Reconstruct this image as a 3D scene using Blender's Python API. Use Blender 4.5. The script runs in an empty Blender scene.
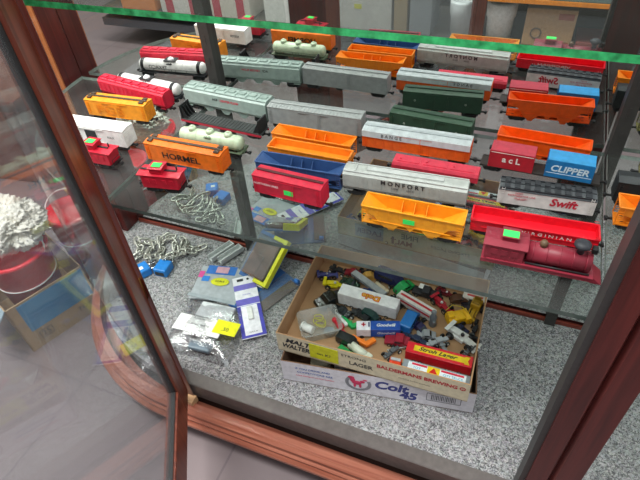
import bpy, bmesh, math, random
from mathutils import Vector, Matrix, Euler
random.seed(7)
PI = math.pi
scn = bpy.context.scene
COL = scn.collection
FL = .15      # floor of the display case
SH = .617     # top of the middle glass shelf
UP = .945     # top of the upper glass shelf

# ------------------------------------------------------------ materials
def lin(h):
    h = h.lstrip('#')
    out = []
    for i in (0, 2, 4):
        c = int(h[i:i+2], 16)/255
        out.append(c/12.92 if c <= .04045 else ((c+.055)/1.055)**2.4)
    return (*out, 1)
_M = {}
def pbsdf(m):
    return m.node_tree.nodes['Principled BSDF']
def plastic(h, rough=.42, metal=0, bump=.0, var=.12):
    key = ('p', h, rough, metal, bump, var)
    if key in _M: return _M[key]
    m = bpy.data.materials.new('surface_' + h.strip('#')); m.use_nodes = True
    nt = m.node_tree; b = pbsdf(m)
    tc = nt.nodes.new('ShaderNodeTexCoord')
    n = nt.nodes.new('ShaderNodeTexNoise'); n.inputs['Scale'].default_value = 90; n.inputs['Detail'].default_value = 3
    nt.links.new(tc.outputs['Object'], n.inputs['Vector'])
    r = nt.nodes.new('ShaderNodeValToRGB')
    c = lin(h)
    r.color_ramp.elements[0].position = .3; r.color_ramp.elements[1].position = .7
    r.color_ramp.elements[0].color = tuple(x*(1-var) for x in c[:3]) + (1,)
    r.color_ramp.elements[1].color = tuple(min(1, x*(1+var)) for x in c[:3]) + (1,)
    nt.links.new(n.outputs['Fac'], r.inputs['Fac']); nt.links.new(r.outputs['Color'], b.inputs['Base Color'])
    b.inputs['Roughness'].default_value = rough; b.inputs['Metallic'].default_value = metal
    if bump:
        bp = nt.nodes.new('ShaderNodeBump'); bp.inputs['Strength'].default_value = bump; bp.inputs['Distance'].default_value = .001
        nt.links.new(n.outputs['Fac'], bp.inputs['Height']); nt.links.new(bp.outputs['Normal'], b.inputs['Normal'])
    _M[key] = m
    return m
def wood(h1, h2, axis='Z', rough=.32):
    key = ('w', h1, h2, axis)
    if key in _M: return _M[key]
    m = bpy.data.materials.new('stained_wood'); m.use_nodes = True; nt = m.node_tree; b = pbsdf(m)
    tc = nt.nodes.new('ShaderNodeTexCoord'); mp = nt.nodes.new('ShaderNodeMapping')
    s = {'X': (2.5, 55, 55), 'Y': (55, 2.5, 55), 'Z': (55, 55, 2.5)}[axis]
    mp.inputs['Scale'].default_value = s
    n = nt.nodes.new('ShaderNodeTexNoise'); n.inputs['Scale'].default_value = 1.6; n.inputs['Detail'].default_value = 6; n.inputs['Distortion'].default_value = .6
    r = nt.nodes.new('ShaderNodeValToRGB'); r.color_ramp.elements[0].position = .35; r.color_ramp.elements[1].position = .68
    r.color_ramp.elements[0].color = lin(h1); r.color_ramp.elements[1].color = lin(h2)
    nt.links.new(tc.outputs['Object'], mp.inputs['Vector']); nt.links.new(mp.outputs[0], n.inputs['Vector'])
    nt.links.new(n.outputs['Fac'], r.inputs['Fac']); nt.links.new(r.outputs['Color'], b.inputs['Base Color'])
    b.inputs['Roughness'].default_value = rough
    bp = nt.nodes.new('ShaderNodeBump'); bp.inputs['Strength'].default_value = .08; bp.inputs['Distance'].default_value = .001
    nt.links.new(n.outputs['Fac'], bp.inputs['Height']); nt.links.new(bp.outputs['Normal'], b.inputs['Normal'])
    _M[key] = m
    return m
def glass(tint='#eef5f1', refl=1.0, rough=0.0, name='clear_glass', haze=0, hazecol='#d8dcd8'):
    key = ('g', tint, refl, rough, haze, hazecol)
    if key in _M: return _M[key]
    m = bpy.data.materials.new(name); m.use_nodes = True; nt = m.node_tree
    nt.nodes.remove(pbsdf(m)); out = nt.nodes['Material Output']
    t = nt.nodes.new('ShaderNodeBsdfTransparent'); t.inputs[0].default_value = lin(tint)
    g = nt.nodes.new('ShaderNodeBsdfGlossy'); g.inputs['Roughness'].default_value = rough
    f = nt.nodes.new('ShaderNodeFresnel'); 
    ge = nt.nodes.new('ShaderNodeNewGeometry'); io = nt.nodes.new('ShaderNodeMapRange')
    io.inputs['To Min'].default_value = 1.45; io.inputs['To Max'].default_value = 1/1.45
    nt.links.new(ge.outputs['Backfacing'], io.inputs['Value']); nt.links.new(io.outputs[0], f.inputs['IOR'])
    mu = nt.nodes.new('ShaderNodeMath'); mu.operation = 'MULTIPLY'; mu.inputs[1].default_value = refl; mu.use_clamp = True
    nt.links.new(f.outputs[0], mu.inputs[0])
    mx = nt.nodes.new('ShaderNodeMixShader'); nt.links.new(mu.outputs[0], mx.inputs[0])
    last = t.outputs[0]
    if haze:
        d = nt.nodes.new('ShaderNodeBsdfDiffuse'); d.inputs[0].default_value = lin(hazecol)
        tc = nt.nodes.new('ShaderNodeTexCoord'); n = nt.nodes.new('ShaderNodeTexNoise'); n.inputs['Scale'].default_value = 14; n.inputs['Detail'].default_value = 4
        nt.links.new(tc.outputs['Object'], n.inputs['Vector'])
        mr = nt.nodes.new('ShaderNodeMapRange'); mr.inputs['From Min'].default_value = .3; mr.inputs['From Max'].default_value = .75
        mr.inputs['To Min'].default_value = haze*.6; mr.inputs['To Max'].default_value = haze*1.5
        nt.links.new(n.outputs['Fac'], mr.inputs['Value'])
        m2 = nt.nodes.new('ShaderNodeMixShader'); nt.links.new(mr.outputs[0], m2.inputs[0])
        nt.links.new(t.outputs[0], m2.inputs[1]); nt.links.new(d.outputs[0], m2.inputs[2]); last = m2.outputs[0]
    nt.links.new(last, mx.inputs[1]); nt.links.new(g.outputs[0], mx.inputs[2])
    nt.links.new(mx.outputs[0], out.inputs['Surface'])
    _M[key] = m
    return m
def film(bump=1.0):
    key = ('film', bump)
    if key in _M: return _M[key]
    m = bpy.data.materials.new('crinkled_clear_film'); m.use_nodes = True; nt = m.node_tree
    nt.nodes.remove(pbsdf(m)); out = nt.nodes['Material Output']
    t = nt.nodes.new('ShaderNodeBsdfTransparent'); t.inputs[0].default_value = (.93, .94, .95, 1)
    g = nt.nodes.new('ShaderNodeBsdfGlossy'); g.inputs['Roughness'].default_value = .12
    tc = nt.nodes.new('ShaderNodeTexCoord'); n = nt.nodes.new('ShaderNodeTexNoise'); n.inputs['Scale'].default_value = 45; n.inputs['Detail'].default_value = 5; n.inputs['Distortion'].default_value = 1.2
    nt.links.new(tc.outputs['Object'], n.inputs['Vector'])
    bp = nt.nodes.new('ShaderNodeBump'); bp.inputs['Strength'].default_value = bump; bp.inputs['Distance'].default_value = .004
    nt.links.new(n.outputs['Fac'], bp.inputs['Height']); nt.links.new(bp.outputs['Normal'], g.inputs['Normal'])
    mx = nt.nodes.new('ShaderNodeMixShader'); mx.inputs[0].default_value = .27
    nt.links.new(t.outputs[0], mx.inputs[1]); nt.links.new(g.outputs[0], mx.inputs[2]); nt.links.new(mx.outputs[0], out.inputs['Surface'])
    _M[key] = m
    return m
def mat_mirror():
    m = bpy.data.materials.new('silvered_mirror'); m.use_nodes = True; b = pbsdf(m)
    nt = m.node_tree
    b.inputs['Base Color'].default_value = (.87, .88, .87, 1); b.inputs['Metallic'].default_value = 1
    b.inputs['Roughness'].default_value = .0
    return m
def mat_carpet():
    m = bpy.data.materials.new('flecked_grey_carpet'); m.use_nodes = True; nt = m.node_tree; b = pbsdf(m)
    tc = nt.nodes.new('ShaderNodeTexCoord')
    n = nt.nodes.new('ShaderNodeTexNoise'); n.inputs['Scale'].default_value = 190; n.inputs['Detail'].default_value = 2; n.inputs['Distortion'].default_value = 1.5
    v = nt.nodes.new('ShaderNodeTexVoronoi'); v.inputs['Scale'].default_value = 210
    for q in (n, v): nt.links.new(tc.outputs['Object'], q.inputs['Vector'])
    r = nt.nodes.new('ShaderNodeValToRGB'); e = r.color_ramp.elements
    e[0].position = .36; e[0].color = lin('#545157'); e[1].position = .62; e[1].color = lin('#bbb6b5')
    k = r.color_ramp.elements.new(.47); k.color = lin('#8b888d'); k = r.color_ramp.elements.new(.54); k.color = lin('#a39f9f')
    nt.links.new(n.outputs['Fac'], r.inputs['Fac'])
    mx = nt.nodes.new('ShaderNodeMix'); mx.data_type = 'RGBA'; mx.blend_type = 'MULTIPLY'; mx.inputs['Factor'].default_value = .35
    nt.links.new(r.outputs['Color'], mx.inputs['A']); nt.links.new(v.outputs['Color'], mx.inputs['B'])
    hs = nt.nodes.new('ShaderNodeHueSaturation'); hs.inputs['Saturation'].default_value = .22
    nt.links.new(mx.outputs['Result'], hs.inputs['Color']); nt.links.new(hs.outputs[0], b.inputs['Base Color'])
    b.inputs['Roughness'].default_value = .95
    bp = nt.nodes.new('ShaderNodeBump'); bp.inputs['Strength'].default_value = .6; bp.inputs['Distance'].default_value = .002
    nt.links.new(n.outputs['Fac'], bp.inputs['Height']); nt.links.new(bp.outputs['Normal'], b.inputs['Normal'])
    return m
def mat_floor():
    m = bpy.data.materials.new('mauve_shop_floor'); m.use_nodes = True; nt = m.node_tree; b = pbsdf(m)
    tc = nt.nodes.new('ShaderNodeTexCoord')
    n = nt.nodes.new('ShaderNodeTexNoise'); n.inputs['Scale'].default_value = 3; n.inputs['Detail'].default_value = 8
    br = nt.nodes.new('ShaderNodeTexBrick'); br.inputs['Scale'].default_value = 2.2; br.inputs['Mortar Size'].default_value = .006
    br.offset = 0; br.inputs['Color1'].default_value = lin('#776a6b'); br.inputs['Color2'].default_value = lin('#716465'); br.inputs['Mortar'].default_value = lin('#63575a')
    br.inputs['Brick Width'].default_value = 1; br.inputs['Row Height'].default_value = 1
    nt.links.new(tc.outputs['Object'], n.inputs['Vector']); nt.links.new(tc.outputs['Object'], br.inputs['Vector'])
    mx = nt.nodes.new('ShaderNodeMix'); mx.data_type = 'RGBA'; mx.blend_type = 'OVERLAY'; mx.inputs['Factor'].default_value = .25
    nt.links.new(br.outputs['Color'], mx.inputs['A']); nt.links.new(n.outputs['Fac'], mx.inputs['B'])
    nt.links.new(mx.outputs['Result'], b.inputs['Base Color']); b.inputs['Roughness'].default_value = .55
    return m
def cloud(h1, h2, scale=30):
    key = ('c', h1, h2, scale)
    if key in _M: return _M[key]
    m = bpy.data.materials.new('mottled'); m.use_nodes = True; nt = m.node_tree; b = pbsdf(m)
    tc = nt.nodes.new('ShaderNodeTexCoord'); n = nt.nodes.new('ShaderNodeTexNoise'); n.inputs['Scale'].default_value = scale; n.inputs['Detail'].default_value = 5
    r = nt.nodes.new('ShaderNodeValToRGB'); r.color_ramp.elements[0].position = .35; r.color_ramp.elements[1].position = .65
    r.color_ramp.elements[0].color = lin(h1); r.color_ramp.elements[1].color = lin(h2)
    nt.links.new(tc.outputs['Object'], n.inputs['Vector']); nt.links.new(n.outputs['Fac'], r.inputs['Fac']); nt.links.new(r.outputs['Color'], b.inputs['Base Color'])
    b.inputs['Roughness'].default_value = .8
    _M[key] = m
    return m
BLACK = plastic('#1c1c1d', .5); DARK = plastic('#34363a', .5); CHROME = plastic('#c9cbcc', .22, 1)
WHITE = plastic('#e6e6e2', .4); INK = plastic('#20232a', .6); GREENST = plastic('#3ff06a', .7, var=.03)
KRAFT = cloud('#a8835f', '#b78f69', 12); CREAM = plastic('#cfc4a8', .7)
CARPET = mat_carpet()
WOODZ = wood('#4a1a15', '#6b281f', 'Z'); WOODX = wood('#874836', '#b0705a', 'X'); WOODR = wood('#431917', '#5e2420', 'Z')

# ------------------------------------------------------------ mesh builder
class MB:
    def __init__(s): s.bm = bmesh.new()
    def _t(s, vs, M):
        if M is not None: bmesh.ops.transform(s.bm, matrix=M, verts=vs)
    def box(s, c, d, M=None, bev=0, rz=0, mi=0):
        r = bmesh.ops.create_cube(s.bm, size=1); vs = r['verts']
        bmesh.ops.scale(s.bm, vec=d, verts=vs)
        if bev:
            es = list({e for v in vs for e in v.link_edges})
            q = bmesh.ops.bevel(s.bm, geom=es, offset=bev, segments=2, affect='EDGES', profile=.5)
            vs = list({v for f in q['faces'] for v in f.verts} | {v for v in vs if v.is_valid})
        if rz: bmesh.ops.rotate(s.bm, cent=(0, 0, 0), matrix=Matrix.Rotation(rz, 3, 'Z'), verts=vs)
        bmesh.ops.translate(s.bm, vec=c, verts=vs); s._t(vs, M)
        if mi:
            for f in {f for v in vs for f in v.link_faces}: f.material_index = mi
        return s
    def cyl(s, a, b, r, r2=None, n=14, cap=True, mi=0):
        a = Vector(a); b = Vector(b); d = b-a
        q = bmesh.ops.create_cone(s.bm, cap_ends=cap, segments=n, radius1=r, radius2=r if r2 is None else r2, depth=d.length)
        M = Matrix.Translation((a+b)/2) @ d.to_track_quat('Z', 'Y').to_matrix().to_4x4()
        bmesh.ops.transform(s.bm, matrix=M, verts=q['verts'])
        for f in {f for v in q['verts'] for f in v.link_faces}:
            f.smooth = len(f.verts) == 4; f.material_index = mi
        return s
    def sph(s, c, r, sc=(1, 1, 1), n=12, M=None):
        q = bmesh.ops.create_uvsphere(s.bm, u_segments=n, v_segments=max(6, n//2+2), radius=r)
        bmesh.ops.scale(s.bm, vec=sc, verts=q['verts']); bmesh.ops.translate(s.bm, vec=c, verts=q['verts'])
        s._t(q['verts'], M)
        for f in {f for v in q['verts'] for f in v.link_faces}: f.smooth = True
        return s
    def prism(s, prof, x0, x1, axis='X', smooth=False, closed=True, mi=0):
        """prof: (a,b) pairs; extruded along axis. X -> (x,a,b); Y -> (a,y,b); Z -> (a,b,z)"""
        f = {'X': lambda t, p: (t, p[0], p[1]), 'Y': lambda t, p: (p[0], t, p[1]), 'Z': lambda t, p: (p[0], p[1], t)}[axis]
        A = [s.bm.verts.new(f(x0, p)) for p in prof]; B = [s.bm.verts.new(f(x1, p)) for p in prof]
        n = len(prof); fs = []
        for i in range(n): fs.append(s.bm.faces.new((A[i], A[(i+1) % n], B[(i+1) % n], B[i])))
        for q in fs: q.smooth = smooth
        fs.append(s.bm.faces.new(A[::-1])); fs.append(s.bm.faces.new(B))
        for q in fs: q.material_index = mi
        return s
    def tube(s, pts, r, n=8, closed=False, mi=0):
        pts = [Vector(p) for p in pts]; m = len(pts); rings = []
        up = Vector((0, 0, 1))
        for i, p in enumerate(pts):
            if closed: t = pts[(i+1) % m]-pts[i-1]
            else: t = pts[min(i+1, m-1)]-pts[max(i-1, 0)]
            t.normalize()
            u = t.cross(up)
            if u.length < 1e-3: u = t.cross(Vector((1, 0, 0)))
            u.normalize(); w = u.cross(t)
            rings.append([s.bm.verts.new(p+(u*math.cos(2*PI*k/n)+w*math.sin(2*PI*k/n))*r) for k in range(n)])
        rng = range(m) if closed else range(m-1)
        for i in rng:
            a, b = rings[i], rings[(i+1) % m]
            for k in range(n):
                f = s.bm.faces.new((a[k], a[(k+1) % n], b[(k+1) % n], b[k])); f.smooth = True; f.material_index = mi
        if not closed:
            s.bm.faces.new(rings[0][::-1]); s.bm.faces.new(rings[-1])
        return s
    def lathe(s, prof, c=(0, 0, 0), n=28, axis='Z'):
        rings = []
        for r, z in prof:
            ring = []
            for k in range(n):
                a = 2*PI*k/n; v = (r*math.cos(a), r*math.sin(a), z)
                if axis == 'X': v = (v[2], v[0], v[1])
                ring.append(s.bm.verts.new((v[0]+c[0], v[1]+c[1], v[2]+c[2])))
            rings.append(ring)
        for i in range(len(rings)-1):
            for k in range(n):
                f = s.bm.faces.new((rings[i][k], rings[i][(k+1) % n], rings[i+1][(k+1) % n], rings[i+1][k])); f.smooth = True
        if prof[0][0] > 1e-6: s.bm.faces.new(rings[0][::-1])
        if prof[-1][0] > 1e-6: s.bm.faces.new(rings[-1])
        return s
    def quad(s, a, b, c, d):
        s.bm.faces.new([s.bm.verts.new(v) for v in (a, b, c, d)]); return s
    def slab(s, corners, t, M=None):
        """plate through 4 corner points with thickness t along its normal"""
        P = [Vector(p) for p in corners]; nn = (P[1]-P[0]).cross(P[2]-P[0]).normalized()*t/2
        A = [s.bm.verts.new(p-nn) for p in P]; B = [s.bm.verts.new(p+nn) for p in P]; n = len(P)
        s.bm.faces.new(A[::-1]); s.bm.faces.new(B)
        for i in range(n): s.bm.faces.new((A[i], A[(i+1) % n], B[(i+1) % n], B[i]))
        s._t(A+B, M)
        return s
    def build(s, name, mat, parent=None, loc=None, rz=0):
        bmesh.ops.remove_doubles(s.bm, verts=s.bm.verts, dist=1e-7)
        bmesh.ops.recalc_face_normals(s.bm, faces=s.bm.faces)
        me = bpy.data.meshes.new(name); s.bm.to_mesh(me); s.bm.free()
        for m in (mat if isinstance(mat, (list, tuple)) else [mat]): me.materials.append(m)
        o = bpy.data.objects.new(name, me); COL.objects.link(o)
        if parent is not None: o.parent = parent
        if loc: o.location = loc
        if rz: o.rotation_euler.z = rz
        return o
def inst(o, name, parent, loc=(0, 0, 0), rz=0):
    c = o.copy(); c.name = name; COL.objects.link(c); c.parent = parent; c.location = loc; c.rotation_euler = (0, 0, rz)
    return c
def thing(name, label, cat, loc=(0, 0, 0), rz=0, group=None, rx=0, ry=0):
    o = bpy.data.objects.new(name, None); COL.objects.link(o); o.empty_display_size = .02
    o.location = loc; o.rotation_euler = (rx, ry, rz); o['label'] = label; o['category'] = cat
    if group: o['group'] = group
    return o
def tag(o, label, cat, group=None):
    o['label'] = label; o['category'] = cat
    if group: o['group'] = group
    return o
def struct(o): o['kind'] = 'structure'; return o
def text(body, size, mat, parent, loc, rot, name='lettering', sx=1.0, shear=0.0, ext=.00012, align='CENTER', bold=0.0):
    cu = bpy.data.curves.new('txt', 'FONT'); cu.body = body; cu.size = size; cu.align_x = align; cu.align_y = 'CENTER'
    cu.extrude = ext; cu.shear = shear; cu.offset = bold; cu.resolution_u = 3
    t = bpy.data.objects.new('txt', cu); COL.objects.link(t)
    dg = bpy.context.evaluated_depsgraph_get()
    me = bpy.data.meshes.new_from_object(t.evaluated_get(dg))
    COL.objects.unlink(t); bpy.data.objects.remove(t); bpy.data.curves.remove(cu)
    me.materials.clear(); me.materials.append(mat); me.name = name
    o = bpy.data.objects.new(name, me); COL.objects.link(o); o.parent = parent
    o.location = loc; o.rotation_euler = rot; o.scale = (sx, 1, 1)
    return o
FRONT = (PI/2, 0, 0)   # text facing -y
BACKF = (PI/2, 0, PI)  # text facing +y

# ------------------------------------------------------------ the room
struct(MB().box((0, 0, -.02), (9, 9, .04)).build('floor', mat_floor()))
struct(MB().box((0, .9, 1.3), (9, .08, 2.6)).build('wall_back', plastic('#b9b3aa', .9)))
struct(MB().box((-4.4, 0, 1.3), (.08, 9, 2.6)).build('wall_left', plastic('#b9b3aa', .9)))
struct(MB().box((0, -4.4, 1.3), (9, .08, 2.6)).build('wall_front', plastic('#b7b2ab', .9)))

# ------------------------------------------------------------ the display case
CX0, CX1 = -.60, .135      # centres of the rounded ends
def arc_outline(r, inset=0.0, n=14, y0=0.0):
    pts = [(CX0-r*math.cos(a), y0-r*math.sin(a)) for a in [PI/2*k/n for k in range(n+1)]]
    pts += [(CX1+r*math.sin(a), y0-r*math.cos(a)) for a in [PI/2*k/n for k in range(n+1)]]
    return pts
case = thing('display_case', 'dark red wood and glass curio display case with rounded ends and mirrored back', 'display case', (0, 0, 0))
m = MB(); m.prism([(x, y) for x, y in arc_outline(.425)] + [(CX1+.425, .02), (CX0-.425, .02)], FL-.03, FL, 'Z'); m.build('carpeted_floor', CARPET, case)
# base moulding: stepped profile swept along the outline
def sweep(prof, r, z0=0):
    b = MB(); out = arc_outline(r, n=24); n = len(out); rows = []
    for i, (x, y) in enumerate(out):
        p = Vector(out[max(i-1, 0)]); q = Vector(out[min(i+1, n-1)]); t = (q-p).normalized(); nn = Vector((t.y, -t.x))
        rows.append([b.bm.verts.new((x+nn.x*o, y+nn.y*o, z+z0)) for o, z in prof])
    for i in range(n-1):
        k = len(prof)
        for j in range(k):
            b.bm.faces.new((rows[i][j], rows[i][(j+1) % k], rows[i+1][(j+1) % k], rows[i+1][j]))
    b.bm.faces.new(rows[0][::-1]); b.bm.faces.new(rows[-1])
    return b
sweep([(-.002, .052), (.056, .052), (.060, .060), (.060, .068), (.053, .076), (.053, .082), (.048, .086), (.048, .098), (.040, .105), (.024, .105), (.022, .062), (-.002, .062)], .425).build('base_moulding', WOODX, case)
sweep([(-.028, .0), (-.002, .0), (-.002, .118), (-.028, .118)], .425).build('plinth', plastic('#15110f', .8), case)
# aluminium door sill along the straight front
m = MB(); m.box(((CX0+CX1)/2, -.430, FL-.022), (CX1-CX0-.02, .004, .046)); m.box(((CX0+CX1)/2, -.4165, FL-.001), (CX1-CX0-.02, .028, .006)); m.build('door_sill', plastic('#6a6360', .42, .3), case)
m = MB(); m.box((CX0+.03, -.447, .108), (.05, .02, .02)); m.build('wood_block', wood('#a8835f', '#c09a70', 'X'), case)
# mirror back
m = MB(); m.box((-.2325, .004, 1.0), (1.56, .008, 1.66)); m.build('back_mirror', mat_mirror(), case)
m = MB(); m.box((-.2325, -.003, FL+.006), (1.55, .006, .012), bev=.001); m.build('mirror_trim', wood('#6d2b20', '#8e4030', 'X'), case)
m = MB(); m.box((-.22, .017, .99), (1.70, .018, 1.68)); m.build('back_panel', WOODR, case)
for x in (-.625, .152):
    m = MB(); m.box((x, -.007, .985), (.022, .014, 1.67))
    for k in range(34): m.box((x, -.0145, .2+k*.045), (.004, .001, .018))
    m.build('shelf_standard', [plastic('#3a3836', .5)], case)
# back corner posts (dark panel, front edge coloured paler as if lit)
for s, x in ((-1, -1.025), (1, .560)):
    m = MB(); m.box((x, -.0275, .98), (.026, .055, 1.66), bev=.002); m.build('back_post', WOODR, case)
    m = MB(); m.box((x-.004*s, -.0565, 1.15), (.014, .003, 1.3)); m.build('edge_strip', wood('#a55c33', '#b86f3f', 'Z'), case)
# front posts
m = MB(); m.prism([(-.592, -.440), (-.573, -.440), (-.571, -.4375), (-.569, -.440), (-.550, -.440), (-.594, -.404), (-.64, -.404)], FL-.03, 1.82, 'Z')
m.build('front_post', WOODZ, case)
m = MB(); m.prism([(.128, -.438), (.156, -.438), (.160, -.431), (.166, -.438), (.198, -.438), (.198, -.402), (.128, -.402)], .0, 1.82, 'Z')
m.build('front_post', WOODR, case)
m = MB(); m.prism([(.119, -.434), (.129, -.434), (.129, -.405), (.119, -.405)], FL, 1.82, 'Z'); m.build('door_seal', plastic('#3c3a3a', .5), case)
# curved end glass
CASEGLASS = glass('#f2f6f4', .7, 0, 'case_glass')
for s, cx, r in ((-1, CX0, .418), (1, CX1, .418)):
    b = MB(); A = []; n = 20
    for k in range(n+1):
        a = PI/2*k/n*.9+.14; x = cx+s*r*math.sin(a) if False else cx + s*r*math.sin(a*.98); y = -r*math.cos(a*.98)
        A.append((b.bm.verts.new((x, min(y, -.0), FL)), b.bm.verts.new((x, min(y, -.0), 1.8))))
    for k in range(n):
        f = b.bm.faces.new((A[k][0], A[k+1][0], A[k+1][1], A[k][1])); f.smooth = True
    b.build('curved_glass', CASEGLASS, case)
# top
m = MB(); m.prism([(x, y) for x, y in arc_outline(.44)] + [(CX1+.44, .03), (CX0-.44, .03)], 1.82, 1.88, 'Z'); m.build('case_top', WOODR, case)
# the open door, swung towards the viewer
DA = math.radians(32); dd = Vector((math.sin(DA), -math.cos(DA), 0))
door = MB()
def dbox(t0, t1, z0, z1, th, off=-.011):
    c = Vector((-.555, -.444, 0))+dd*(t0+t1)/2+Vector((-dd.y, dd.x, 0))*off
    return (c.x, c.y, (z0+z1)/2), (t1-t0, th, z1-z0), math.atan2(dd.y, dd.x)
for a in ((0, .052, FL-.005, 1.8), (.62, .672, FL-.005, 1.8), (.052, .62, FL-.005, FL+.078), (.052, .62, 1.74, 1.8)):
    c, d, r = dbox(*a, .022); door.box(c, d, rz=r, bev=.002)
door = door.build('glass_door', wood('#5c2a1f', '#83422f', 'Z'), case)
b = MB(); c, d, r = dbox(.045, .63, FL+.07, 1.75, .004); b.box(c, d, rz=r); b.build('door_glass', glass('#eef1f2', .8, 0, 'door_glass', .09, '#cfd3d8'), door)
b = MB()
for a in ((.052, .0545, FL+.078, 1.74), (.052, .62, FL+.078, FL+.0805)):
    c, d, r = dbox(*a, .012); b.box(c, d, rz=r)
b.build('gasket', plastic('#232120', .6), door)
for z in (.45, 1.05, 1.6):
    b = MB(); b.cyl((-.5590, -.4425, z), (-.5590, -.4425, z+.05), .003); b.build('hinge', plastic('#8a6a3a', .35, 1), door)

# ------------------------------------------------------------ glass shelves
SHG = glass('#e9efec', .9, 0, 'shelf_glass', .03, '#d2d2d0')
EDGE_D = plastic('#56635e', .25, var=.2); EDGE_G = plastic('#3aa564', .12, var=.5); EDGE_L = plastic('#9aa8a0', .25, var=.15)
SHG2 = glass('#edf1ef', .16, 0, 'upper_shelf_glass', .008, '#cdd6d0')
def shelf(outline, z, edge, label, group, gl=None):
    b = MB(); n = len(outline)
    T = [b.bm.verts.new((x, y, z)) for x, y in outline]; Bv = [b.bm.verts.new((x, y, z-.0075)) for x, y in outline]
    b.bm.faces.new(T); b.bm.faces.new(Bv[::-1])
    for i in range(n):
        f = b.bm.faces.new((T[i], T[(i+1) % n], Bv[(i+1) % n], Bv[i])); f.material_index = 1
    o = b.build('glass_shelf', [gl or SHG, edge]); tag(o, label, 'shelf', group)
    o['label'] = label
    return o
shelf([(-.622, -.012), (-.622, -.392), (.138, -.392), (.138, -.012)], SH, EDGE_D, 'middle glass shelf between the posts, carrying most of the train cars', 'glass shelves')
sq = [(-.627, -.012), (-.627, -.385)] + [(-.627-.373*math.sin(a), -.012-.373*math.cos(a)) for a in [PI/2*k/16 for k in range(1, 17)]]
shelf(sq[::-1], SH, EDGE_L, 'quarter-round glass shelf in the left end of the case', 'glass shelves')
sq = [(.143, -.012), (.143, -.385)] + [(.143+.373*math.sin(a), -.012-.373*math.cos(a)) for a in [PI/2*k/16 for k in range(1, 17)]]
shelf(sq, SH, EDGE_L, 'quarter-round glass shelf in the right end of the case', 'glass shelves')
shelf([(-.622, -.014), (-.622, -.394), (.20, -.394), (.20, -.014)], UP, EDGE_G, 'upper glass shelf with a bright green front edge, across the top', 'glass shelves', SHG2)

# ------------------------------------------------------------ railway cars (origin on the rail, length along x, near side -y)
def wheelset():
    b = MB(); b.cyl((0, -.0105, .0058), (0, .0105, .0058), .0012, n=8)
    for s in (-1, 1):
        b.cyl((0, s*.0092, .0058), (0, s*.0068, .0058), .0058, n=18)
        b.cyl((0, s*.0070, .0058), (0, s*.0062, .0058), .0066, n=18)
    return b
def sideframe():
    b = MB()
    for s in (-1, 1):
        b.prism([(-.0125, .0075), (-.009, .0095), (.009, .0095), (.0125, .0075), (.0125, .0045), (.008, .0045), (.004, .0022), (-.004, .0022), (-.008, .0045), (-.0125, .0045)], s*.0112, s*.0128, 'Y')
        for x in (-.009, .009): b.cyl((x, s*.0125, .0058), (x, s*.0142, .0058), .0018, n=8)
    b.box((0, 0, .0072), (.006, .024, .004))
    return b
_ws = None; _sf = None
def bogie(parent, x):
    global _ws, _sf
    if _sf is None:
        t = sideframe().build('truck', BLACK, parent); _sf = t
        w = wheelset().build('wheel_set', DARK, t); _ws = w; w.location.x = -.009
        inst(_ws, 'wheel_set', t, (.009, 0, 0))
        t.location.x = x; return
    t = inst(_sf, 'truck', parent, (x, 0, 0))
    for s in (-1, 1): inst(_ws, 'wheel_set', t, (s*.009, 0, 0))
_cp = None
def coupler(parent, x, s):
    global _cp
    if _cp is None:
        b = MB(); b.box((.004, 0, .0095), (.010, .003, .0022)); b.box((.0105, .0008, .0095), (.004, .0055, .0042)); b.box((.0115, -.0022, .0095), (.003, .0016, .0036))
        _cp = b.build('coupler', BLACK, parent); _cp.location.x = x; _cp.rotation_euler.z = 0 if s > 0 else PI
        return
    inst(_cp, 'coupler', parent, (x, 0, 0), 0 if s > 0 else PI)
def running_gear(t, L):
    for s in (-1, 1):
        bogie(t, s*(L/2-.020)); coupler(t, s*(L/2-.002), s)
def place(L, R, w, z=SH, **k):
    """pose of a car from the two ends of its near side"""
    a = Vector(L); b = Vector(R); d = b-a; n = Vector((-d.y, d.x)).normalized(); c = (a+b)/2+n*w/2
    return (c.x, c.y, z), math.atan2(d.y, d.x), d.length
GRP = 'model railway cars on the middle shelf'
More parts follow.
